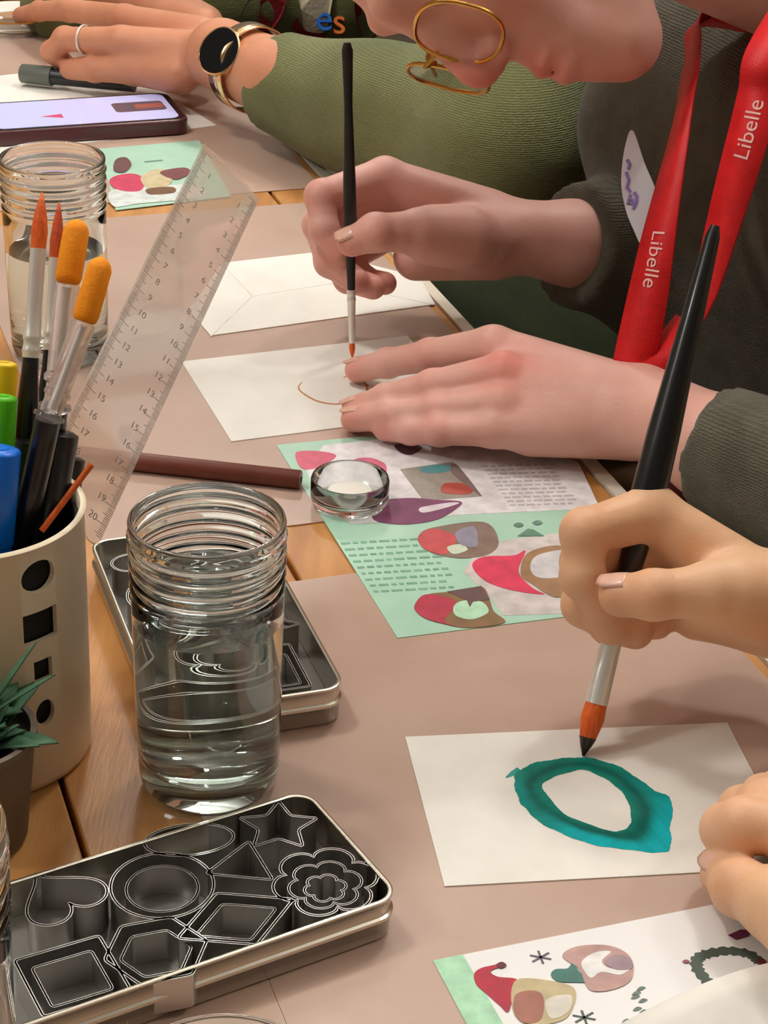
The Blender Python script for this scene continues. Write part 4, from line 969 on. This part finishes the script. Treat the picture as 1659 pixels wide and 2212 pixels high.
# ---------- person C (near right): both hands
hCr_f = [fing([(1408, 1108, .872, .0125), (1264, 1150, .856, .0104), (1258, 1246, .857, .0094), (1310, 1322, .862, .0086)], deep),
         fing([(1425, 1138, .888, .0125), (1264, 1214, .878, .0106), (1262, 1306, .875, .0096), (1322, 1352, .868, .0088)], deep),
         fing([(1445, 1176, .900, .0120), (1300, 1270, .892, .0100), (1318, 1346, .884, .0092), (1372, 1362, .874, .0086)], deep),
         fing([(1468, 1214, .910, .0110), (1350, 1290, .902, .0092), (1378, 1344, .893, .0084), (1418, 1346, .885, .0076)], deep),
         fing([(1640, 1290, .852, .0170), (1532, 1278, .840, .0120), (1412, 1285, .835, .0104), (1340, 1286, .842, .0096)], deep)]
hCr_p = caps([((1640, 1270, .872), (1408, 1112, .872), .0150, .0125), ((1650, 1290, .884), (1425, 1142, .888), .0155, .0125), ((1655, 1315, .892), (1445, 1180, .900), .0155, .0120), ((1650, 1335, .892), (1468, 1222, .910), .0150, .0115), ((1700, 1335, .872), (1510, 1316, .884), .0165, .0140), ((1680, 1300, .862), (1580, 1286, .848), .0175, .0150)], deep)
WC = deep(1725, 1308, .872); FC = deep(2080, 1345, .885)
hCr_a = [(WC, FC, .0225, .030)]
hCl_f = [fing([(1745, 1800, .036, .0120), (1608, 1782, .034, .0108), (1570, 1792, .026, .0100), (1572, 1800, .022, .0092)], P3),
         fing([(1760, 1745, .036, .0120), (1650, 1742, .032, .0105), (1605, 1752, .024, .0098), (1590, 1762, .016, .0090)], P3),
         fing([(1790, 1715, .034, .0115), (1690, 1716, .028, .0100), (1650, 1722, .020, .0090), (1635, 1730, .014, .0085)], P3),
         fing([(1820, 1690, .030, .0105), (1740, 1696, .024, .0092), (1700, 1700, .017, .0084), (1690, 1704, .013, .0078)], P3),
         fing([(1760, 2000, .026, .0170), (1672, 1958, .024, .0126), (1600, 1918, .020, .0112), (1562, 1888, .015, .0094)], P3)]
hCl_p = caps([((1900, 1900, .034), (1745, 1800, .036), .0170, .0125), ((1910, 1860, .036), (1760, 1748, .036), .0175, .0125), ((1920, 1830, .034), (1790, 1716, .033), .0170, .0120), ((1925, 1800, .030), (1820, 1694, .029), .0160, .0115), ((1890, 1960, .028), (1760, 1990, .026), .020, .0165), ((1900, 1900, .030), (1770, 1890, .030), .02, .017)], P3)
WC2 = P3(1960, 1900, .034); FC2 = P3(2350, 2020, .04)
hCl_a = [(WC2, FC2, .0235, .031)]
PCn = thing('person', 'person at the right edge, only hands in view, painting the teal ring', 'person', tb(.72, .80, -.74))
SCr, SCl = tb(.80, .66, .26), tb(.44, .66, .26); ECr = tb(.86, .66, -.02); ECl = tb(.36, .64, -.02)
HCc = tb(.62, .68, .52); Rc = np.stack([-UV, -VV, ZZ], 1); Rc = np.stack([np.cross(-VV, ZZ)*-1*-1, -VV, ZZ], 1)
if np.linalg.det(Rc) < 0: Rc[:, 0] *= -1
hd = nets(head_sdf(lambda P: seg(P, (0, -.035, -.045), (0, -.045, -.20), .052, .056)), (-.1, -.13, -.26), (.1, .13, .135), .004)
handsC = [hand_mesh(hCr_f, hCr_p, hCr_a+[(FC, ECr, .03, .038)]), hand_mesh(hCl_f, hCl_p, hCl_a+[(FC2, ECl, .031, .038)], floor=M0+.0007)]
cfr = FC+(ECr-FC)*.15; cfl = FC2+(ECl-FC2)*.15
bc_ = join([trunk([(tb(.62, .80, -.26), tb(.62, .74, .0), .135, .135), (tb(.62, .74, 0), tb(.62, .69, .2), .135, .11), (SCl, SCr, .07, .07), (SCr, ECr, .062, .054), (ECr, cfr, .054, .044), (SCl, ECl, .062, .054), (ECl, cfl, .054, .044), (tb(.62, .69, .25), tb(.62, .68, .34), .07, .06)]), ((Rc @ hd[0].T).T+HCc, hd[1], np.zeros(len(hd[0])))]+handsC)
ob = obj('body', bc_[:2], 'skin_c', PCn, cols=bc_[2], attr='red', sharp=180)
nails(ob, hCr_f, [-FW+UP*.4, None, None, None, UP*.8-FW*.4], (4,))
nails(ob, hCl_f, [-RT*.6+ZZ*.5, None, None, None, UP*.5-RT*.3], (4,))
cfr = FC+(ECr-FC)*.15; cfl = FC2+(ECl-FC2)*.15
clothes('shirt', 'knit_cream', PCn, [(tb(.62, .80, -.26), tb(.62, .74, .0), .135, .135), (tb(.62, .74, 0), tb(.62, .69, .2), .135, .11), (SCl, SCr, .07, .07), (SCr, ECr, .062, .054), (ECr, cfr, .054, .044), (SCl, ECl, .062, .054), (ECl, cfl, .054, .044), (tb(.62, .69, .25), tb(.62, .68, .34), .07, .06)], [(cfr, cfr-ECr, .07), (cfl, cfl-ECl, .07)], res=.008, label='cream knitted top')
clothes('trousers', 'motif_dark', PCn, [(tb(.54, .86, -.24), tb(.54, .50, -.225), .085, .068), (tb(.70, .86, -.24), tb(.70, .50, -.225), .085, .068), (tb(.54, .50, -.225), tb(.54, .52, -.66), .062, .045), (tb(.70, .50, -.225), tb(.70, .52, -.66), .062, .045), (tb(.54, .86, -.24), tb(.70, .86, -.24), .10, .10)], res=.01, fold=.003)
for u in (.54, .70): obj('shoe', MB().tube([tb(u, .56, -.70), tb(u, .52, -.70), tb(u, .42, -.71), tb(u, .36, -.722)], [.03, .04, .038, .02], 16, squash=[1, 1, .8, .8]), 'black_lacquer', PCn)
hair(PCn, HCc, Rc)

# ---------- person B (far): sleeve, hand with watch
hB_f = [fing([(262, 88, .052, .0125), (140, 84, .045, .0106), (112, 112, .032, .0094), (140, 136, .022, .0088)], P3),
        fing([(270, 40, .056, .0125), (150, 22, .046, .0104), (85, 24, .032, .0092), (45, 34, .018, .0084)], P3),
        fing([(285, -8, .052, .0120), (160, -20, .040, .0100), (95, -14, .026, .0090), (60, -8, .016, .0082)], P3),
        fing([(300, -50, .044, .0110), (200, -60, .034, .0092), (150, -56, .022, .0084), (120, -50, .014, .0076)], P3),
        fing([(390, 160, .034, .0170), (290, 150, .030, .0135), (205, 148, .025, .0115), (152, 150, .020, .0098)], P3)]
hB_p = caps([((430, 110, .052), (262, 88, .052), .0170, .0130), ((440, 80, .055), (270, 42, .055), .0175, .0130), ((445, 60, .05), (285, -6, .05), .0170, .0125), ((445, 50, .042), (300, -46, .042), .0160, .0120), ((430, 130, .036), (300, 130, .034), .020, .017), ((440, 90, .036), (320, 20, .034), .02, .017)], P3)
WB = P3(478, 118, .056); CB = P3(600, 172, .056); EB = P3(1080, 345, .05)
hB_a = [(WB, CB, .0300, .0310), (CB, CB+(EB-CB)*.25, .031, .035)]; print('WB t', (WB-CAM)@FW)
PB = thing('person', 'person in an olive green sweater wearing a smartwatch, behind the grey sweater', 'person', tb(1.72, .80, -.74))
SBl, SBr = tb(1.52, .72, .26), tb(1.90, .72, .26)
HCb = tb(1.72, .66, .56); hdB = hd
EBr = tb(1.98, .62, .0); WBr = tb(1.9, .33, .03)
trB = [(tb(1.70, .84, -.26), tb(1.70, .79, -.05), .15, .15), (tb(1.70, .79, -.05), tb(1.70, .72, .16), .15, .125), (SBl, SBr, .075, .075), (SBl, EB+ZZ*.012, .075, .066), (EB+ZZ*.012, CB+(EB-CB)*.2, .066, .040), (SBr, EBr, .07, .055), (EBr, WBr, .055, .04), (tb(1.71, .72, .28), tb(1.72, .68, .40), .075, .062)]
bb = join([trunk(trB, .016), ((Rc @ hd[0].T).T+HCb, hd[1], np.zeros(len(hd[0]))), hand_mesh(hB_f, hB_p, hB_a, res=.0016)])
ob = obj('body', bb[:2], 'skin_b', PB, cols=bb[2], attr='red', sharp=180)
cuffB = P3(596, 172, .053)
clothes('sweater', 'knit_green', PB, [(tb(1.70, .84, -.26), tb(1.70, .79, -.05), .15, .15), (tb(1.70, .79, -.05), tb(1.70, .72, .16), .15, .125), (SBl, SBr, .075, .075), (SBl, EB+ZZ*.006, .075, .060), (EB+ZZ*.006, cuffB, .060, .0410), (SBr, EBr, .07, .055), (EBr, WBr, .055, .04), (tb(1.71, .72, .28), tb(1.72, .68, .40), .075, .062)], [(cuffB, cuffB-EB, .10)], res=.0045, fold=.004, ff=30, label='olive green knitted sweater')
clothes('skirt', 'skirt_green', PB, [(tb(1.60, .86, -.24), tb(1.56, .50, -.225), .10, .09), (tb(1.80, .86, -.24), tb(1.80, .50, -.225), .10, .09), (tb(1.6, .50, -.235), tb(1.6, .50, -.40), .085, .09), (tb(1.8, .50, -.235), tb(1.8, .50, -.40), .085, .09), (tb(1.66, .70, -.24), tb(1.76, .70, -.24), .11, .11)], res=.01, fold=.005, ff=26, label='dark green skirt over the lap')
for u in (1.6, 1.8): obj('shin', MB().tube([tb(u, .50, -.38), tb(u, .51, -.55), tb(u, .52, -.68)], [.05, .045, .035], 16), 'motif_dark', PB); obj('shoe', MB().tube([tb(u, .56, -.70), tb(u, .52, -.70), tb(u, .42, -.71), tb(u, .36, -.722)], [.03, .04, .038, .02], 16, squash=[1, 1, .8, .8]), 'black_lacquer', PB)
hair(PB, HCb, Rc)
# watch
ax_ = (CB-WB)/np.linalg.norm(CB-WB); rd = FW*F+RT*(474-W/2)-UP*(110-H/2); rd /= np.linalg.norm(rd)
m0 = CAM-WB; m1 = m0-ax_*(m0@ax_); r1 = rd-ax_*(rd@ax_); RW = .0355        # where the view ray meets the wrist
qa, qb, qc = r1@r1, m1@r1, m1@m1-RW**2; t0_ = (-qb-math.sqrt(max(0, qb*qb-qa*qc)))/qa; wp = CAM+rd*t0_
cw = WB+ax_*((wp-WB)@ax_); WN = wp-cw; WN = WN/np.linalg.norm(WN)*.8-FW*.35; WN /= np.linalg.norm(WN)
wx = RT-WN*(RT@WN); wx /= np.linalg.norm(wx); wy = np.cross(WN, wx)
WT = thing('smartwatch', 'round black smartwatch in a pale gold case on the wrist', 'watch', wp)
def disc(prof, m, nm, parent, lab=None):
    l = MB().lathe(prof, (0, 0, 0), 48); v = np.array(l.v); return obj(nm, ((v @ np.stack([wx, wy, WN], 0))+wp, l.f), m, parent, label=lab, sharp=50)
disc([(0, -.010), (.0175, -.010), (.0198, -.007), (.0205, -.003), (.0203, .0006), (.0192, .0012), (.0188, .0004), (0, .0002)], 'rosegold', 'case', WT)
disc([(0, .0003), (.0187, .0003), (.0187, .0009), (0, .0012)], 'watch_face', 'face', WT, 'black round display')
for a in (.9, -.9): 
    q = wp+(wx*math.cos(a)+wy*math.sin(a))*.0218-WN*.003; obj('button', MB().tube([q-(wx*math.cos(a)+wy*math.sin(a))*.002, q], [.0016, .0018], 12), 'rosegold', WT)
b1 = wp-cw; b1 /= np.linalg.norm(b1); b2 = np.cross(ax_, b1); vs = []
nn = 48
for i in range(nn):
    a = 2*math.pi*i/nn; dr = b1*math.cos(a)+b2*math.sin(a)
    for s_ in (-.009, .009): vs.append(cw+(dr*.0345)+ax_*s_)
fs = [(2*i, 2*i+1, (2*i+3) % (2*nn), (2*i+2) % (2*nn)) for i in range(nn)]
o = obj('band', (vs, fs), 'rosegold', WT); o.modifiers.new('s', 'SOLIDIFY').thickness = .0014
# ring and pen
p0, p1 = hB_f[0][0][0], hB_f[0][1][0]; rc_ = p0*.35+p1*.65; dx = (p1-p0)/np.linalg.norm(p1-p0); q1 = np.cross(dx, ZZ); q1 /= np.linalg.norm(q1); q2 = np.cross(q1, dx)
RG = tag(obj('finger_ring', ring3(rc_, q1, q2, .0118, .0118, .0011, 32, 2), 'chrome'), 'thin silver ring on the bent finger of the far hand', 'ring')
a, b = P3(46, 158, .012), P3(330, 188, .012)
d = (b-a)/np.linalg.norm(b-a)
PN = thing('marker_pen', 'grey capped marker pen lying under the hand with the smartwatch', 'pen', (a+b)/2)
obj('cap', MB().tube([a, a+d*.001, a+d*.029], [.0070, .0082, .0086], 24), 'pen_grey', PN, sharp=50)
obj('barrel', MB().tube([a+d*.029, a+d*.031, a+d*.105], [.0072, .0070, .0062], 24), 'dark_handle', PN, sharp=50)
# knitted motif on B's sweater front
from mathutils.bvhtree import BVHTree
swB = [o for o in PB.children if o.name.startswith('sweater')][0]; offB = OFF[PB.name]
bvB = BVHTree.FromPolygons([tuple(np.array(v.co)+offB) for v in swB.data.vertices], [tuple(p.vertices) for p in swB.data.polygons])
def chest(px, py, lift):                               # the point of the sweater front seen at a pixel, behind the forearm
    d = FW*F+RT*(px-W/2)-UP*(py-H/2); d /= np.linalg.norm(d); o_ = CAM.copy(); last = None
    for _ in range(6):
        h = bvB.ray_cast(Vector(o_), Vector(d))
        if h[0] is None: break
        p = np.array(h[0]); nr = np.array(h[1])
        if nr@d < 0 and p@VV > .52: return p+nr*lift
        o_ = p+d*.002
    return None
def motif(nm, pts, m, lift=.002, lab=None):
    vs = []
    for x, y in spline([np.array(q, float) for q in pts], 5):
        p = chest(x, y, lift)
        if p is None: p = vs[-1] if vs else deep(x, y, 1.75)
        vs.append(p)
    obj(nm, MB().prism(vs, .003, -FW), m, PB, smooth=False, label=lab)
motif('knit_patch', [(560, 60), (552, 20), (575, -40), (620, -40), (612, 20), (590, 60), (572, 70)], 'motif_red', .002, 'dark red knitted shape')
motif('knit_patch', [(640, -40), (715, -40), (712, 30), (700, 66), (672, 70), (655, 60), (648, 20)], 'motif_cream', .002, 'cream knitted shape')
motif('knit_patch', [(630, 60), (640, 38), (655, 62), (700, 72), (690, 90), (668, 88)], 'motif_red', .004, 'dark red knitted shape')
motif('knit_patch', [(765, 20), (775, -40), (832, -40), (836, 40), (832, 95), (800, 108), (778, 70)], 'motif_red', .002, 'dark red knitted shape')
motif('knit_patch', [(780, 12), (786, -30), (806, -30), (802, 14)], 'motif_cream', .005, 'cream knitted shape')
motif('knit_patch', [(512, 50), (520, -40), (556, -40), (552, 20), (540, 62)], 'motif_dark', .001, 'dark knitted shape')
for ch, x, y, m in (('e', 697, 36, 'motif_blue'), ('s', 730, 42, 'motif_orange')):
    v, f = text_mesh(ch, .036); cc = chest(x, y, .006); cc = deep(x, y, 1.75) if cc is None else cc; print('motif t', (cc-CAM)@FW)
    o = obj('knit_letter', ([cc+RT*q[0]*1.05+UP*q[1]*1.05 for q in v], f), m, PB, smooth=False, label=m[6:]+' letter'); so_ = o.modifiers.new('s', 'SOLIDIFY'); so_.thickness = .004
def stool(u, v, lab):
    t = thing('stool', lab, 'stool', tb(u, v, -.74), 'wooden stools')
    obj('seat', MB().lathe([(0, 0), (.16, 0), (.17, .01), (.17, .025), (.16, .034), (0, .034)], tb(u, v, -.39), 48), 'stool_wood', t, sharp=50)
    for a in range(4):
        q = np.array([math.cos(a*math.pi/2+.6), math.sin(a*math.pi/2+.6), 0]); obj('leg', MB().tube([tb(u, v, -.39)+q*.11, tb(u, v, -.74)+q*.15], [.017, .014], 14), 'stool_wood', t)
stool(1.06, .86, 'round wooden stool under the person in the grey sweater')
stool(.62, .86, 'round wooden stool under the person at the right edge')
stool(1.70, .86, 'round wooden stool under the person in the olive sweater')
